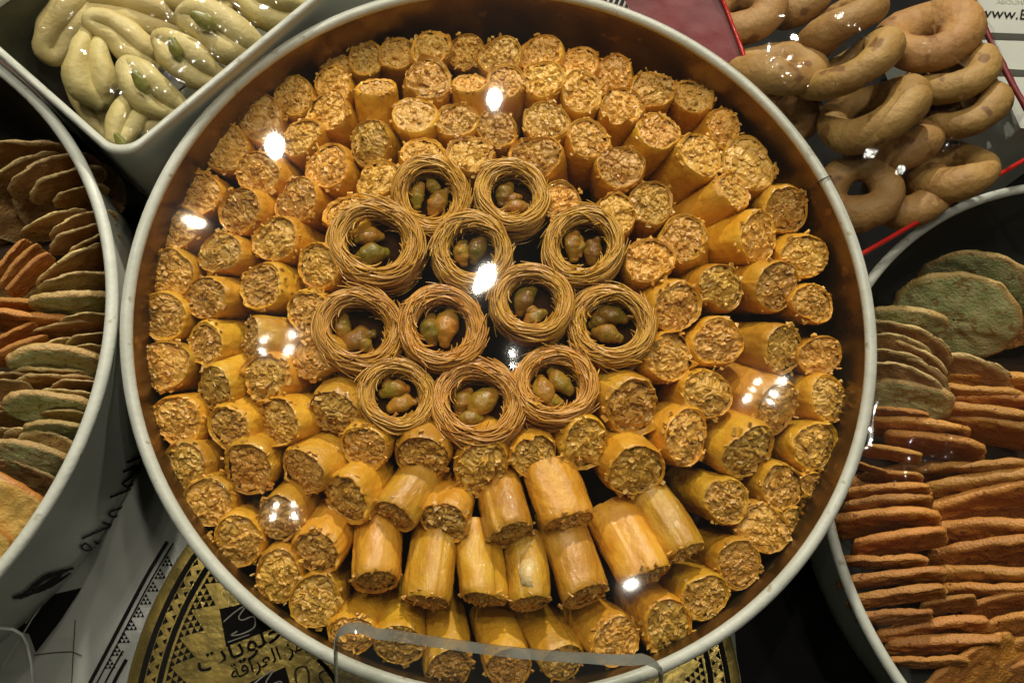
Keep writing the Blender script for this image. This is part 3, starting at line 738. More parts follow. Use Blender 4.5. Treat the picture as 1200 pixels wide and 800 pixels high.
for i, (x, y, ln, an) in enumerate(ro_r):
    cookie('orange_biscuit', ORA[(i * 5 + 1) % 6], (x, y), zR + .002 + .0002 * i, ln, an, 62, 'flat orange biscuit on edge in the right tin, right column, %s from the top' % ordinal(i + 1), 'biscuit', 'orange biscuits in the right tin')
for i, (x, y, ln, an, wh) in enumerate([(1112,778,96,34,'left'),(1128,770,120,36,'middle'),(1165,760,100,20,'right'),(1185,780,90,16,'rightmost')]):
    cookie('orange_biscuit', ORA[i], (x, y), zR + .004, ln, an, 45, 'slanting orange biscuit at the bottom of the right tin, %s of four' % wh, 'biscuit', 'orange biscuits in the right tin')
for i, (x, y, ln, an, T, me, lab) in enumerate([
        (1138,294,118,-2,38,GRD[0],'round green cookie at the back of the right tin'),(1128,318,138,-6,32,GRD[1],'large round green cookie in front of the backmost one'),(1175,300,110,-20,40,GRD[0],'browned green cookie at the right picture edge'),
        (1062,360,92,-4,48,GRN[0],'pale green biscuit atop the stack of brown wafers')]):
    cookie('green_cookie', me, (x, y), zR + .002 - .002 * (i == 0), ln, an, T, lab, 'cookie', 'green cookies in the right tin')
for i, (x, y, ln, an) in enumerate([(1056,378,90,-14),(1072,386,100,-18),(1050,394,84,-10),(1068,402,100,-22),(1048,410,80,-12),(1066,420,104,-18),(1058,430,100,-14)]):
    cookie('brown_wafer', WAF[i % 4], (x, y), zR + .0004 * i, ln, an, 52, 'wavy brown wafer stacked below the green cookies, %s from the top' % ordinal(i + 1), 'cookie', 'brown wafers in the right tin')
for i in range(15):
    x = 1050 + (i % 3) * 66; y = 345 + (i // 3) * 100
    P_ = U(x, y + 25, -.088)
    if math.hypot(P_.x - .353, P_.y + .080) > .128: continue
    cookie('lower_biscuit', ORA[i % 6], (x, y), -.088, 130, -10 + (i * 13 % 30), 20, 'orange biscuit in the shadowed lower layer of the right tin', 'biscuit', 'lower layer of biscuits in the right tin')
for i, (x, y, ln, an, T, me, lab) in enumerate([(1128,418,120,-8,48,WAF[1],'broad brown cookie under the large green cookie in the right tin'),(1176,440,120,-6,50,ORA[2],'orange biscuit tucked under the green cookies by the right picture edge'),
        (1070,448,96,-10,45,GRN[2],'brownish green biscuit in front of the stacked wafers in the right tin'),(1140,452,110,-4,56,ORA[4],'orange biscuit just above the two columns, right tin middle')]):
    cookie('tucked_biscuit', me, (x, y), zR - .002, ln, an, T, lab, 'biscuit', 'biscuits between the green cookies and the orange columns')
RS = cone_surf((.353, -.080), -.055, .183, -.124, .168)
def c43(pts): return [(780 + x / 4.2857, 660 + y / 4.2857) for x, y in pts]
decal('printed_band', [ribbon(smooth_line(c43([(560,220),(640,330),(740,470),(830,620)])), 24, RS), ribbon(smooth_line(c43([(680,330),(780,450),(880,600),(900,640)])), 14, RS)], MAT['ink'], right_tin)
decal('printed_dashes', [ribbon(c43([(622,182),(650,190),(682,205)]), 4, RS), ribbon(c43([(630,205),(664,220),(690,236)]), 4, RS), ribbon(c43([(650,240),(690,262)]), 4, RS), ribbon(c43([(672,280),(720,310)]), 4, RS)], MAT['ink'], right_tin)
decal('printed_letters', [ribbon(c43([(722,425),(744,440)]), 2, RS), ribbon(c43([(770,482),(790,500)]), 2, RS), ribbon(c43([(790,505),(815,525)]), 2, RS), ribbon(c43([(818,545),(842,560)]), 2, RS)], MAT['paleink'], right_tin)

# ------------------------------------------------------------------ square white tray, top left, with pistachio cookies
zt = .010
MAT['shade_inside2'] = pmat('olive_shade_inside', (.10, .10, .06), (.07, .07, .04), 40, .4)  # dark olive colour stands in for the shade within the square tray
K = U(143, 184, zt); e1 = (U(367, -2, zt) - K); L1 = .24; e1.normalize()
e2 = Vector((-e1.y, e1.x, 0)); L2 = .112
def rrect(L1, L2, rc, n=8):
    pts = []
    for cx_, cy_, a0 in ((rc, rc, 180), (L1 - rc, rc, 270), (L1 - rc, L2 - rc, 0), (rc, L2 - rc, 90)):
        for a in np.radians(np.linspace(a0, a0 + 90, n)): pts.append((cx_ + rc * math.cos(a), cy_ + rc * math.sin(a)))
    return pts
Kc = Vector((K.x, K.y, 0)) - (e1 + e2) * .0022
def loc2(x, y, z): return (Kc.x + e1.x * x + e2.x * y, Kc.y + e1.y * x + e2.y * y, z)
sq = empty('square_tray', (Kc.x, Kc.y, -.124)); tag(sq, 'white rectangular tray of pale pistachio cookies at the upper left', 'tray')
def put(name, V, F, mt, parent, smooth=True):
    o = obj(name, mesh(name, V, F, smooth), mt); o.parent = parent; o.matrix_parent_inverse = Matrix.Translation(parent.location).inverted(); return o
pr_ = rrect(L1, L2, .012); n_ = len(pr_)
ring = []
for inset, z in ((.0, zt - .001), (-.001, zt + .001), (.001, zt + .0025), (.003, zt + .001), (.0035, zt - .002)):
    cx_, cy_ = L1 / 2, L2 / 2
    ring.append([loc2(cx_ + (x - cx_) * (1 - 2 * inset / L1), cy_ + (y - cy_) * (1 - 2 * inset / L2), z) for x, y in pr_])
V = [p for r_ in zip(*ring) for p in r_]
put('rim', V, grid_faces(n_, 5), MAT['rim'], sq)
def wallrect(ins):
    out_ = []
    for inset, z in ins: out_.append([loc2(L1 / 2 + (x - L1 / 2) * (1 - 2 * inset / L1), L2 / 2 + (y - L2 / 2) * (1 - 2 * inset / L2), z) for x, y in pr_])
    return [p for r_ in zip(*out_) for p in r_], grid_faces(n_, len(ins))
V, F = wallrect([(.0002, zt - .0005), (.004, -.04), (.008, -.110), (.012, -.1235), (.05, -.1238)]); put('outer_wall', V, F[:, ::-1], MAT['enamel'], sq)
V, F = wallrect([(.0032, zt - .001), (.006, -.03), (.010, -.06), (.05, -.062)]); put('inner_wall', V, F, MAT['shade_inside2'], sq)
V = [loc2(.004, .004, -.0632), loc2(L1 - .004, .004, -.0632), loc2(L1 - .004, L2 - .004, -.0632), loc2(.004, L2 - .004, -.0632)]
put('floor_panel', V, [(0, 1, 2, 3)], MAT['shade_inside2'], sq)
V, F = merge_vf([ribbon([(144,184.5),(150,192),(158,201),(166,211)], .9, lambda x, y: U(x, y, zt - .004 - (y - 184) * .0007) + (CAM - U(x, y, 0)).normalized() * .0012)])

def dough_cookie(path, radii, z, nut, label, seed, flat=.85):
    P = [U(x, y, zz) for (x, y), zz in zip(path, z)]
    c0 = P[len(P) // 2]
    base = empty('pistachio_cookie', (c0.x, c0.y, c0.z - .01))
    rr = [r_ * mpp(c0) for r_ in radii]
    vv = (CAM - c0).normalized()
    side = lambda i: (vv.cross(P[min(i + 1, len(P) - 1)] - P[max(i - 1, 0)])).normalized()
    go = [P[i] + side(i) * rr[i] * (.42 if i < len(P) - 1 else .22) for i in range(len(P) - 1, 0, -1)]
    back = [P[i] - side(i) * rr[i] * (.42 if i < len(P) - 1 else .22) for i in range(1, len(P))]
    head = P[0] * 1.0
    hp = go + [head + side(0) * rr[0] * .35, head - side(0) * rr[0] * .35] + back
    hr = [rr[i] * .60 for i in range(len(P) - 1, 0, -1)] + [rr[0] * .72] * 2 + [rr[i] * .60 for i in range(1, len(P))]
    V, F = sweep([tuple(p) for p in hp], hr, 24, 1.15, up=tuple(vv), noise=.0022, nf=80, seed=seed)
    put('dough', V, F, MAT['dough'], base)
    if nut:
        x, y, an, ln, zz = nut
        p = U(x, y, zz); v, b = imgdir(p, math.cos(math.radians(an)), -math.sin(math.radians(an)))
        h = ln * .5 * mpp(p)
        V, F = sweep([tuple(p - b * h * .8), tuple(p - b * h * .2), tuple(p + b * h * .4), tuple(p + b * h * .8)], [h * .34, h * .56, h * .54, h * .28], 16, .6, up=tuple(v), noise=.0006, nf=220, seed=seed)
        put('pistachio', V, F, MAT['pist'], base)
    return tag(base, label, 'cookie', 'pistachio cookies in the square tray')
dough_cookie([(60,60),(72,38),(92,14),(112,-10)], [20,26,26,22], [-.018,-.014,-.010,-.010], None, 'blunt pale cookie at the left side of the square tray, without a nut', 1)
dough_cookie([(110,40),(104,66),(108,95),(120,118)], [15,24,28,18], [-.006,-.004,-.008,-.014], None, 'folded pale cookie lying upright beside the blunt one', 2)
dough_cookie([(108,24),(134,36),(160,58),(186,74)], [14,20,22,18], [.000,-.004,-.008,-.014], None, 'upper lobe of pale dough across the tray middle', 22)
dough_cookie([(96,4),(140,8),(186,22),(214,34)], [22,26,24,18], [-.012,-.008,-.010,-.016], None, 'long pale cookie along the top of the square tray', 3)
dough_cookie([(152,78),(164,96),(186,118),(212,132)], [14,25,25,16], [.002,.002,-.003,-.010], (165,97,-58,28,.0105), 'pale cookie with a brownish pistachio near the tray middle', 4)
dough_cookie([(188,48),(208,62),(232,82),(258,94)], [13,24,25,18], [.004,.004,-.001,-.008], (206,58,-70,26,.0125), 'pale cookie with an upright green pistachio right of the brown-nut one', 5)
dough_cookie([(216,18),(242,26),(272,48),(300,62)], [14,25,28,20], [.006,.006,.002,-.006], (240,25,-30,32,.0145), 'pale cookie with a pistachio in a dark hollow near the tray rim', 6)
dough_cookie([(138,166),(146,146),(156,126),(170,118)], [11,18,20,14], [-.004,-.003,-.005,-.010], (141,166,-60,20,.004), 'small pale cookie with a green pistachio in the tray corner', 7)
dough_cookie([(160,150),(176,140),(196,132),(206,138)], [12,18,20,12], [-.010,-.008,-.010,-.012], None, 'pale cookie end against the tray wall by the corner', 8)
dough_cookie([(280,-12),(310,6),(336,14),(352,8)], [18,26,24,14], [-.002,.000,-.004,-.008], None, 'pale cookie under the glare at the tray right end', 9)
dough_cookie([(178,-18),(214,-6),(250,2),(276,0)], [16,22,22,14], [-.004,-.002,-.002,-.006], None, 'pale cookie cut by the top picture edge', 10)
dough_cookie([(86,70),(92,100),(112,134),(128,160)], [10,16,16,10], [-.026,-.026,-.026,-.026], None, 'shaded cookie deep in the tray by its left wall', 11)

# ------------------------------------------------------------------ ring biscuits in a red-edged cellophane bag
def kaak(px, py, z, dia, mr, dx, dy, q, label, seed):
    P = U(px, py, z); v, b = imgdir(P, dx, dy); a = v * q - b * math.sqrt(1 - q * q)
    Ro = dia * .53 * mpp(P); r_ = Ro * (mr + .055); Rm = Ro - r_
    m = frame(P, a)
    th = np.linspace(0, 2 * np.pi, 16, endpoint=False)
    rg = random.Random(seed)
    ph = rg.uniform(0, 6.28)
    path = [(Rm * math.cos(t) * (1 + .08 * math.sin(t + ph)), Rm * math.sin(t) * .92, Rm * .10 * math.sin(t * 2 + ph)) for t in th]
    V, F = sweep(path, [r_ * (1 + .13 * math.sin(t + ph) + .05 * math.sin(3 * t)) for t in th], 24, .95, closed=True, noise=.0012, nf=90, seed=seed, sub=5)
    o = obj('ring_biscuit', mesh('ring_biscuit', V, F), MAT['ka'], None, m)
    return tag(o, label, 'biscuit', 'ring biscuits in the clear bag')
for i, a in enumerate([
    (1006,224,-.030,94,.32,0,1,.93,'round ring biscuit facing up beside the tin rim, its hole showing'),
    (1018,134,-.012,122,.27,.35,1,.42,'curved ring biscuit in the bag centre above the face-up one'),
    (994,82,-.004,122,.25,.5,1,.10,'ring biscuit on edge, lower of two slanting bars'),
    (986,28,-.010,112,.27,.62,1,.10,'ring biscuit on edge, upper of two slanting bars'),
    (912,84,-.018,112,.33,-.1,1,.22,'plump ring biscuit on edge beside the red band'),
    (1083,44,-.004,112,.33,0,1,.50,'broad ring biscuit at the upper right of the bag'),
    (1112,92,-.008,104,.31,.25,1,.30,'ring biscuit below the broad one, second of the right stack'),
    (1126,134,-.014,98,.30,.3,1,.28,'ring biscuit third of the right stack'),
    (1116,200,-.026,100,.30,0,1,.55,'shaded ring biscuit near the red cord'),
    (1058,226,-.038,96,.32,0,1,.70,'ring biscuit half under the face-up one, near the red cord'),
    (868,14,-.024,92,.32,0,1,.60,'dark ring biscuit in the upper left of the bag'),
    (932,-4,-.030,84,.32,.3,1,.60,'dark ring biscuit at the top picture edge of the bag'),
    (912,142,-.045,96,.32,.2,1,.60,'shaded ring biscuit deep in the bag against the tin'),
    (1046,168,-.030,104,.30,.2,1,.45,'pale ring biscuit below the curved one')]):
    kaak(*a, seed=50 + i)

def film_sheet(name, quad, zf, nu, nv, amp, nf, seed, mt, bumps=(), inside=None):
    """clear sheet: quad of pixel corners (A,B,C,D), height zf(u,v), wrinkles, and facets tilted towards a lamp"""
    A, B, C_, D = [np.array(q, float) for q in quad]
    Vv = np.zeros((nu, nv, 3))
    for i in range(nu):
        for j in range(nv):
            u, v = i / (nu - 1), j / (nv - 1)
            p = (A * (1 - u) + B * u) * (1 - v) + (D * (1 - u) + C_ * u) * v
            P = U(p[0], p[1], zf(u, v)); Vv[i, j] = P
    return finish_film(name, Vv, grid_faces(nu, nv, False), amp, nf, seed, mt, bumps)
def finish_film(name, Vv, F, amp, nf, seed, mt, bumps):
    V = Vv.reshape(-1, 3).copy()
    W = np.stack([V[:, 0], V[:, 1], V[:, 0] * 0], -1)
    ridge = 1 - np.abs(fbm(W, nf * .45, seed + 8, 2)) * 2
    V[:, 2] += amp * fbm(W, nf, seed) + amp * .6 * np.clip(ridge, 0, 1) ** 4
    base = V.copy()
    for (px, py, lampname, s_) in bumps:
        Q = base[np.argmin(np.abs(base[:, 0] - 9))]
        P = U(px, py, 0)
        for _ in range(6):
            k_ = np.argmin((base[:, 0] - P.x) ** 2 + (base[:, 1] - P.y) ** 2); P = U(px, py, base[k_, 2])
        near = (base[:, 0] - P.x) ** 2 + (base[:, 1] - P.y) ** 2
        sel = near < (s_ * .55) ** 2
        if sel.sum() < 6: sel = near < np.sort(near)[8] + 1e-12
        A = np.c_[base[sel, 0] - P.x, base[sel, 1] - P.y, np.ones(sel.sum())]
        g = np.linalg.lstsq(A, base[sel, 2], rcond=None)[0]
        P.z = g[2]
        h = ((CAM - P).normalized() + (LAMPS[lampname] - P).normalized()).normalized()
        want = np.array([-h.x / h.z, -h.y / h.z])
        dx, dy = V[:, 0] - P.x, V[:, 1] - P.y
        r2 = (dx * dx + dy * dy) / (s_ * s_)
        wgt = np.exp(-(r2 ** 2) * .5)
        flat = g[2] + want[0] * dx + want[1] * dy
        V[:, 2] = V[:, 2] * (1 - wgt) + flat * wgt
    return obj(name, mesh(name, V, F, True), mt)
bag = empty('cellophane_bag', tuple(U(1050, 130, -.05)))
tag(bag, 'clear cellophane bag with a red band and red edges around ring biscuits', 'bag')
def under(o, parent): o.parent = parent; o.matrix_parent_inverse = Matrix.Translation(parent.location).inverted(); return o
bagz = lambda u, v: .016 + .006 * math.sin(3.1 * u) * math.sin(3.1 * v) - .030 * max(0, v - .45) / .55 - .02 * max(0, u - .75) / .25
under(film_sheet('clear_film', [(846, -14), (1142, -14), (1208, 150), (985, 262)], bagz, 110, 90, .0028, 55, 3, MAT['film2'],
     [(932,45,'ceiling_spot',.007),(1107,44,'ceiling_spot',.006),(1066,112,'led',.007),(925,68,'led',.006),(1020,180,'led',.008),(1110,170,'ceiling_spot_west',.005),(985,18,'led',.006),(1055,200,'led',.007),(1130,205,'led',.006)]), bag)
under(film_sheet('red_band', [(700, -60), (838, -24), (884, 102), (770, 70)], lambda u, v: -.008 - .012 * v - .012 * (1 - u), 40, 30, .0012, 70, 5, MAT['red']), bag)
def px_tube(pts, z, rpx, name, mt, parent, noise=0):
    P = [U(x, y, zz) for (x, y), zz in zip(pts, z)]
    V, F = sweep([tuple(p) for p in P], [rpx * mpp(P[0])] * len(P), 12, 1, noise=noise, nf=300)
    return under(obj(name, mesh(name, V, F), mt), parent)
px_tube([(1004,301),(1060,269),(1110,240),(1160,211),(1212,181)], [-.030] * 5, 3.0, 'red_edge_cord', MAT['redcord'], bag)
px_tube([(1136,-12),(1148,20),(1166,58),(1184,94),(1210,140)], [-.004] * 5, 3.4, 'red_edge_cord', MAT['red'], bag, .0006)
px_tube([(838,-24),(850,8),(866,50),(886,104)], [-.006,-.01,-.014,-.018], 2.4, 'red_band_hem', MAT['redcord'], bag, .0004)

# ------------------------------------------------------------------ printed cartons behind
cart = empty('white_carton', tuple(U(1180, 30, -.12))); tag(cart, 'white printed carton strips with a web address at the upper right corner', 'carton')
def plate(name, pts, z, th, mt, parent):
    P = [U(x, y, z) for x, y in pts]; n = len(P)
    V = [tuple(p) for p in P] + [(p.x, p.y, p.z - th) for p in P]
    F = [tuple(range(n))] + [tuple(range(2 * n - 1, n - 1, -1))] + [(i, n + i, n + (i + 1) % n, (i + 1) % n) for i in range(n)]
    me = mesh(name, V, F, False)
    return under(obj(name, me, mt), parent)
plate('panel', [(1120, -30), (1260, -30), (1260, 42), (1150, 38)], -.028, .090, MAT['white'], cart)
plate('panel', [(1150, 47), (1260, 50), (1260, 86), (1168, 80)], -.028, .090, MAT['white'], cart)
plate('panel', [(1168, 90), (1260, 92), (1260, 160), (1196, 150)], -.028, .090, MAT['white'], cart)
def text(name, body, p, xdir, size, mt, parent, nrm=Vector((0, 0, 1)), shear=0, extrude=0.0, align='LEFT', sx=1.0):
    c = bpy.data.curves.new(name, 'FONT'); c.body = body; c.size = size; c.shear = shear; c.align_x = align; c.extrude = extrude
    o = bpy.data.objects.new(name, c); col.objects.link(o)
    x = xdir.normalized(); z = nrm.normalized(); y = z.cross(x)
    m = Matrix.Identity(4)
    for i in range(3): m[i][0], m[i][1], m[i][2], m[i][3] = x[i], y[i], z[i], p[i]
    bpy.context.view_layer.update()
    me = bpy.data.meshes.new_from_object(o.evaluated_get(bpy.context.evaluated_depsgraph_get()))
    bpy.data.objects.remove(o)
    me.materials.clear(); me.materials.append(mt)
    q = bpy.data.objects.new(name, me); col.objects.link(q)
    q.parent = parent; q.matrix_parent_inverse = Matrix.Translation(parent.location).inverted(); q.matrix_basis = m @ S(sx, 1, 1)
    return q
t0 = U(1147, 20, -.0275); text('web_address', 'www.B', t0, U(1200, 23, -.0275) - t0, .0108, MAT['ink'], cart, shear=.35)
t0 = U(1168, 4, -.0275); text('small_print', 'ABOUNES', t0, U(1200, 5, -.0275) - t0, .005, MAT['paleink'], cart)
bc = empty('brown_carton', tuple(U(50, 70, -.12))); tag(bc, 'dim brown carton with dark letters behind the left tin', 'carton')
plate('lid', [(-30, 38), (60, 30), (118, 120), (40, 130), (-30, 96)], -.052, .07, MAT['brown'], bc)
t0 = U(34, 80, -.0515); text('letters', 'M', t0, U(60, 76, -.0515) - t0, .012, MAT['ink'], bc)
t0 = U(34, 97, -.0515); text('letters', 'AL', t0, U(60, 93, -.0515) - t0, .008, MAT['ink'], bc)
pk = empty('patterned_wrapper', tuple(U(715, 0, -.06))); tag(pk, 'white wrapper with black brush strokes behind the tin top by the red band', 'wrapper')
plate('sheet', [(640, -40), (760, -40), (770, 40), (640, 10)], -.045, .004, MAT['white'], pk)
WS = lambda x, y: U(x, y, -.0444)
V, F = merge_vf([ribbon([(682 + k_ * 7, 14 + (k_ % 3)), (690 + k_ * 7, -4), (698 + k_ * 7, -14)], 3.6, WS) for k_ in range(9)])
under(obj('brush_strokes', mesh('brush_strokes', V, F, False), MAT['ink']), pk)

# ------------------------------------------------------------------ gold round box under the tin, silver card box beside it
GC = Vector((-.0288, -.1884, -.0606)); GR = .149
gb = empty('gold_box', (GC.x, GC.y, -.0806)); tag(gb, 'round gold foil box with black ornament and script under the big tin', 'box')
V, F = lathe([(GR, .0), (GR, .0185), (GR - .0006, .0192)], 160); obj('side_wall', mesh('side_wall', V, F[:, ::-1]), MAT['white'], gb)
V, F = lathe([(GR - .0005, .0190), (GR - .002, .0198)] + [(GR * s, .0198) for s in (.95, .85, .7, .5, .3, .1, .002)], 160)
obj('foil_top', mesh('foil_top', V, F), MAT['gold'], gb)
ztop = .0202
def ann(r0, r1, a0=0, a1=360, n=180):
    a = np.radians(np.linspace(a0, a1, n)); V = [(r0 * math.cos(t), r0 * math.sin(t), ztop) for t in a] + [(r1 * math.cos(t), r1 * math.sin(t), ztop) for t in a]
    return V, [(i, i + 1, n + i + 1, n + i) for i in range(n - 1)]
def rad_of(px, py): p = U(px, py, GC.z); return math.hypot(p.x - GC.x, p.y - GC.y)
r_a, r_b, r_c = rad_of(177, 755), rad_of(199, 755), rad_of(218, 737) - .003
for r_ in (r_a, r_b):
    V, F = ann(r_ - .0013, r_ + .0013); obj('border_line', mesh('border_line', V, F, False), MAT['ink'], gb)
tri = []
def tri_at(r_, a, h, w_, inv=False):
    x = lambda rr, t: (rr * math.cos(t), rr * math.sin(t), ztop)
    if inv: return [x(r_ + h, a - w_ / r_), x(r_ + h, a + w_ / r_), x(r_, a)], [(0, 1, 2)]
    return [x(r_, a - w_ / r_), x(r_, a + w_ / r_), x(r_ + h, a)], [(0, 1, 2)]
bm_ = (r_a + r_b) / 2; bw = abs(r_a - r_b) - .004
for k_ in range(150):
    a = k_ * 2 * math.pi / 150
    tri.append(tri_at(bm_ + .0004, a, bw * .45, .0019, True)); tri.append(tri_at(bm_ - bw * .48, a + math.pi / 150, bw * .42, .0013, False))
V, F = merge_vf(tri); tag(obj('border_triangles', mesh('border_triangles', V, F, False), MAT['ink'], gb), kind='stuff')
tri = []
hh = .0105
for k_ in range(62):
    a = k_ * 2 * math.pi / 62
    for row in range(4):
        for j in range(4 - row):
            w_ = .0017
            tri.append(tri_at(r_c + hh * .5 - (row + 1) * hh * .25, a + ((j - (3 - row) / 2) * 2 * w_) / r_c, hh * .23, w_ * .95, True))
V, F = merge_vf(tri); tag(obj('triangle_motifs', mesh('triangle_motifs', V, F, False), MAT['ink'], gb), kind='stuff')
GS = lambda x, y: U(x, y, GC.z + .0004)
GS2 = lambda x, y: U(x, y, GC.z + .0008)
def poly(name, pts, surf, mt, parent):
    return under(obj(name, mesh(name, [tuple(surf(*p)) for p in pts], [tuple(range(len(pts)))], False), mt), parent)
poly('logo_square', [(257,713),(309,702),(319,736),(265,757)], GS, MAT['ink'], gb)
poly('logo_square', [(290,800),(334,781),(346,824),(300,840)], GS, MAT['ink'], gb)
for dx, dy in ((0, 0), (32, 76)):
    V, F = merge_vf([ribbon(smooth_line([(262+dx,728+dy),(276+dx,716+dy),(288+dx,709+dy),(280+dx,722+dy),(284+dx,726+dy),(297+dx,722+dy),(298+dx,734+dy),(284+dx,742+dy),(271+dx,744+dy),(278+dx,739+dy)]), 1.5, GS2),
                     ribbon([(267+dx,752+dy),(278+dx,748+dy),(292+dx,743+dy)], 1.2, GS2)])
    under(obj('logo_swirl', mesh('logo_swirl', V, F, False), MAT['paleink']), gb)
# script on the foil: letter shapes in their joined forms, written in visual order
AR1 = '\ufe95\ufe8e\ufef3\ufeee\ufee0\ufea4\ufee0\ufedf \ufeb2\ufedc\ufee3'
AR2 = '\ufe94\ufed7\ufe8d\ufeae\ufecc\ufedf\ufe8d \ufeaf\ufee3\ufead'
xd = U(326, 746, GC.z) - U(232, 786, GC.z)
text('script_line', AR1, U(233, 789, GC.z + .0005), xd, .0145, MAT['ink'], gb)
text('script_line', AR2, U(272, 797, GC.z + .0005), U(320, 776, GC.z) - U(272, 797, GC.z), .0095, MAT['ink'], gb)
V, F = merge_vf([ribbon(smooth_line([(372,772),(384,784),(394,800),(400,812)]), 5, GS)])
under(obj('border_line', mesh('border_line', V, F, False), MAT['ink']), gb)
V, F = merge_vf([ribbon(smooth_line([(347,800),(346,786),(352,781),(360,783),(362,800)]), 2.2, GS), ribbon(smooth_line([(378,800),(374,790),(382,785),(386,792)]), 2.2, GS)])
under(obj('foil_letters', mesh('foil_letters', V, F, False), MAT['brown']), gb)

sbx = empty('silver_box', tuple(U(100, 760, -.1245))); tag(sbx, 'silver grey card box with black ornament below the left tin', 'box')
V, F = boxvf(-.55, .125, -.45, .05, -.1245, -.0808); put('carton', V, F, MAT['silver'], sbx, False)
SS = lambda x, y: U(x, y, -.0803)
l1 = [(196,634),(172,674),(150,715),(128,757),(104,802)]
l2 = [(203,636),(180,674),(158,715),(136,757),(112,802)]
decal('border_line', [ribbon(smooth_line(l1), 4.2, SS)], MAT['ink'], sbx)
decal('border_line', [ribbon(smooth_line(l2), 1.6, SS)], MAT['ink'], sbx)
tr_ = []
al = np.array([-66., 118.]) / math.hypot(66, 118); pe = np.array([-al[1] * -1, -al[0] * 1]) ; pe = np.array([al[1], -al[0]])
for k_ in range(9):
    c_ = np.array([190., 655.]) + al * (k_ * 17.2) + pe * 3
    for row in range(3):
        for j in range(3 - row):
            b_ = c_ + al * ((j - (2 - row) / 2) * 5.0) + pe * (row * 4.0)
            tr_.append(([tuple(SS(*(b_ - al * 2.3))), tuple(SS(*(b_ + al * 2.3))), tuple(SS(*(b_ + pe * 3.6)))], [(0, 1, 2)]))
tag(decal('triangle_motifs', tr_, MAT['ink'], sbx), kind='stuff')
decal('border_line', [ribbon(smooth_line([(144,762),(128,790),(120,806)]), 2, SS), ribbon(smooth_line([(148,772),(138,790),(130,806)]), 4, SS)], MAT['ink'], sbx)
poly('printed_patch', [(-40,722),(20,706),(96,688),(70,728),(42,764),(34,742),(-40,733)], SS, MAT['ink'], sbx)
decal('printed_stroke', [ribbon([(56,700),(38,724),(26,744),(2,782)], 1.6, lambda x, y: U(x, y, -.0799)), ribbon([(50,704),(30,730)], 1.0, lambda x, y: U(x, y, -.0799))], MAT['paleink'], sbx)
decal('fold_crease', [ribbon([(40,767),(64,764),(84,763),(96,768)], 1.3, SS), ribbon([(88,726),(86,760),(84,800)], 1.2, SS)], MAT['brown'], sbx)

# ------------------------------------------------------------------ acrylic label holders
def holder(name, outline, plane, thick, label, card=None, em=None):
    """clear plate: outline pixels are put on a tilted plane; thickness goes away from the viewer"""
    p0, n_ = plane
    def hit(px, py):
        d = RIGHT * ((px - 600) / FPX) + UP * ((400 - py) / FPX) - BACK
        return CAM + d * ((p0 - CAM).dot(n_) / d.dot(n_))
    P = [hit(*p) for p in outline]; n = len(P)
    h = empty(name, tuple(P[0])); tag(h, label, 'label holder')
    Q = [p - n_ * thick for p in P]
    V = [tuple(p) for p in P] + [tuple(q) for q in Q]
    under(obj('front_face', mesh('front_face', [tuple(p) for p in P], [tuple(range(n))], False), MAT['acrylic']), h)
    # rounded polished edge
    rows = []
    for k_, s_ in enumerate(np.linspace(0, 1, 6)):
        rows.append(s_)
    cen = sum(P, Vector()) / n
    Vv = []
    for i in range(n):
        dn = (P[(i + 1) % n] - P[i - 1]); out_ = dn.cross(n_).normalized()
        if out_.dot(P[i] - cen) < 0: out_ = -out_
        for s_ in rows: Vv.append(tuple(P[i] - n_ * (thick * s_) + out_ * (thick * .18 * math.sin(math.pi * s_) + .0003)))
    under(obj('polished_edge', mesh('polished_edge', Vv, grid_faces(n, 6), True), em or MAT['aedge']), h)
    if card:
        C_ = [hit(*p) - n_ * (thick + .0015) for p in card]
        V = [tuple(c) for c in C_] + [tuple(c - n_ * .0006) for c in C_]; m_ = len(C_)
        under(obj('price_card', mesh('price_card', V, [tuple(range(m_)), tuple(range(2 * m_ - 1, m_ - 1, -1))] + [(i, m_ + i, m_ + (i + 1) % m_, (i + 1) % m_) for i in range(m_)], False), MAT['paper']), h)
    return h
pA = Vector((0, -.184, .0060)); lean = Vector((0, -.039, -.030)).normalized()
nA = Vector((1, 0, 0)).cross(lean).normalized()
if nA.dot(CAM - pA) < 0: nA = -nA
top = [(394,846),(394,770),(395,754),(399,746),(408,742),(424,743),(440,748)] + [(440 + (740 - 440) * t, 748 + 31 * math.sin(t * math.pi / 2) ** 1.0) for t in np.linspace(.08, 1, 12)] + [(756,779),(767,783),(774,790),(775,806),(775,850)]
holder('label_holder', top, (pA, nA), .0064, 'clear acrylic label holder leaning on the near rim of the big tin')
pB = U(20, 770, -.030)
nB = (CAM - pB).normalized()
nB = (nB + Vector((0, -.5, .3))).normalized()
MAT['wedge'] = pmat('milky_acrylic_edge', (.42, .43, .39), (.36, .37, .34), 60, .25, 0, coat=.4)
holder('label_holder', [(-40,850),(-40,740),(0,738),(14,739),(24,745),(30,756),(34,775),(36,800),(37,850)], (pB, nB), .0032, 'small acrylic holder with a milky edge at the lower left corner', em=MAT['wedge'])

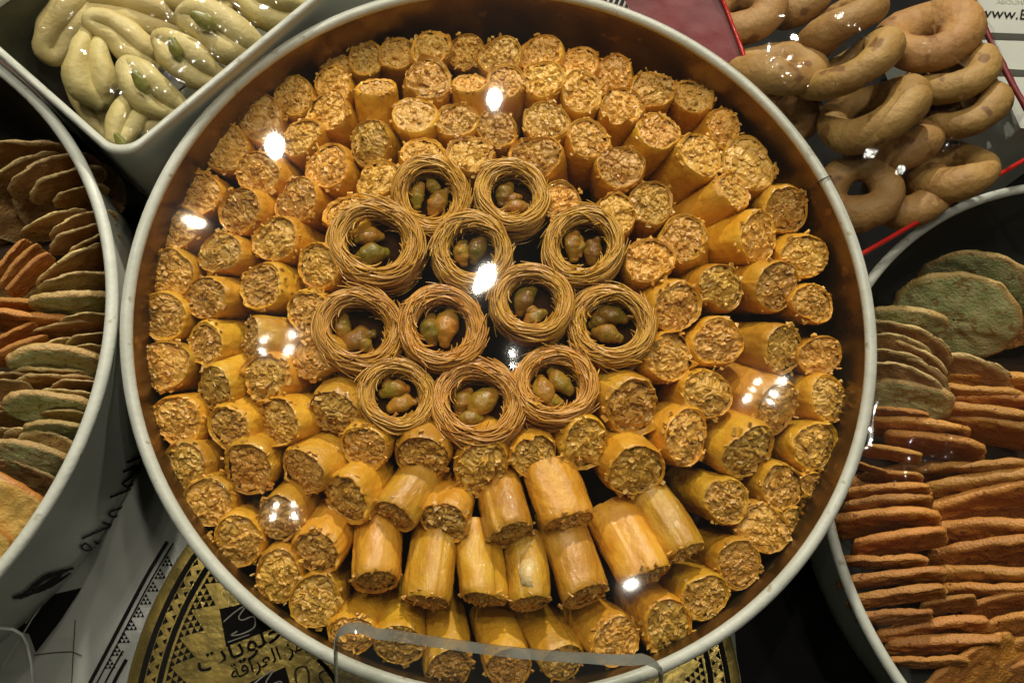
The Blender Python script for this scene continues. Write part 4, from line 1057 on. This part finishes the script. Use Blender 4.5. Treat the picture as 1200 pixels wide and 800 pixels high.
# ------------------------------------------------------------------ clear films over the tins
nr_, na_ = 150, 260
rr_ = np.linspace(.001, .178, nr_); aa_ = np.linspace(0, 2 * np.pi, na_, endpoint=False)
Vv = np.stack([np.outer(np.cos(aa_), rr_), np.outer(np.sin(aa_), rr_), np.tile(.0045 + .005 * np.clip((.1775 - rr_) / .006, 0, 1), (na_, 1))], -1)
fm = finish_film('plastic_film', Vv, grid_faces(na_, nr_), .00010, 26, 2, MAT['film'],
    [])
tag(fm, 'clear plastic film stretched over the big tin of baklava', 'film')
def disc_film(c, zr, r, rise, seed, amp, bumps, label):
    rr_ = np.linspace(.001, r, 120); aa_ = np.linspace(0, 2 * np.pi, 200, endpoint=False)
    V = np.stack([c[0] + np.outer(np.cos(aa_), rr_), c[1] + np.outer(np.sin(aa_), rr_), np.tile(zr + .0045 + rise * (1 - (rr_ / r) ** 2), (200, 1))], -1)
    return tag(finish_film('plastic_film', V, grid_faces(200, 120), amp, 40, seed, MAT['film'], bumps), label, 'film')
disc_film((.353, -.080), -.055, .180, .010, 6, .0006, [(1082,507,'back_spot',.0034),(1130,509,'back_spot',.0034),(1070,525,'back_spot',.0034),(1112,524,'back_spot',.003),(1088,543,'back_spot',.003),(1055,562,'ceiling_spot',.004),(1177,285,'led',.004),(1178,780,'led',.008),(1150,180,'led',.004)], 'clear plastic film over the right tin of orange biscuits')
Vv = np.zeros((110, 70, 3))
for i in range(110):
    for j in range(70):
        u, v = i / 109, j / 69
        Vv[i, j] = loc2(.002 + (L1 - .004) * u, .002 + (L2 - .004) * v, zt + .003 + .014 * math.sin(math.pi * u) ** .6 * math.sin(math.pi * v) ** .6)
tag(finish_film('plastic_film', Vv, grid_faces(110, 70, False), .0026, 65, 12, MAT['film2'],
    [(155,40,'led',.004),(200,67,'led',.005),(245,32,'ceiling_spot_west',.003),(232,52,'led',.006),(185,90,'ceiling_spot',.003),(166,152,'ceiling_spot_near',.004),(150,68,'led',.004),(310,8,'ceiling_spot',.008),(258,20,'led',.004),(80,8,'led',.005)]),
    'crinkled clear film over the square tray of pale cookies', 'film')
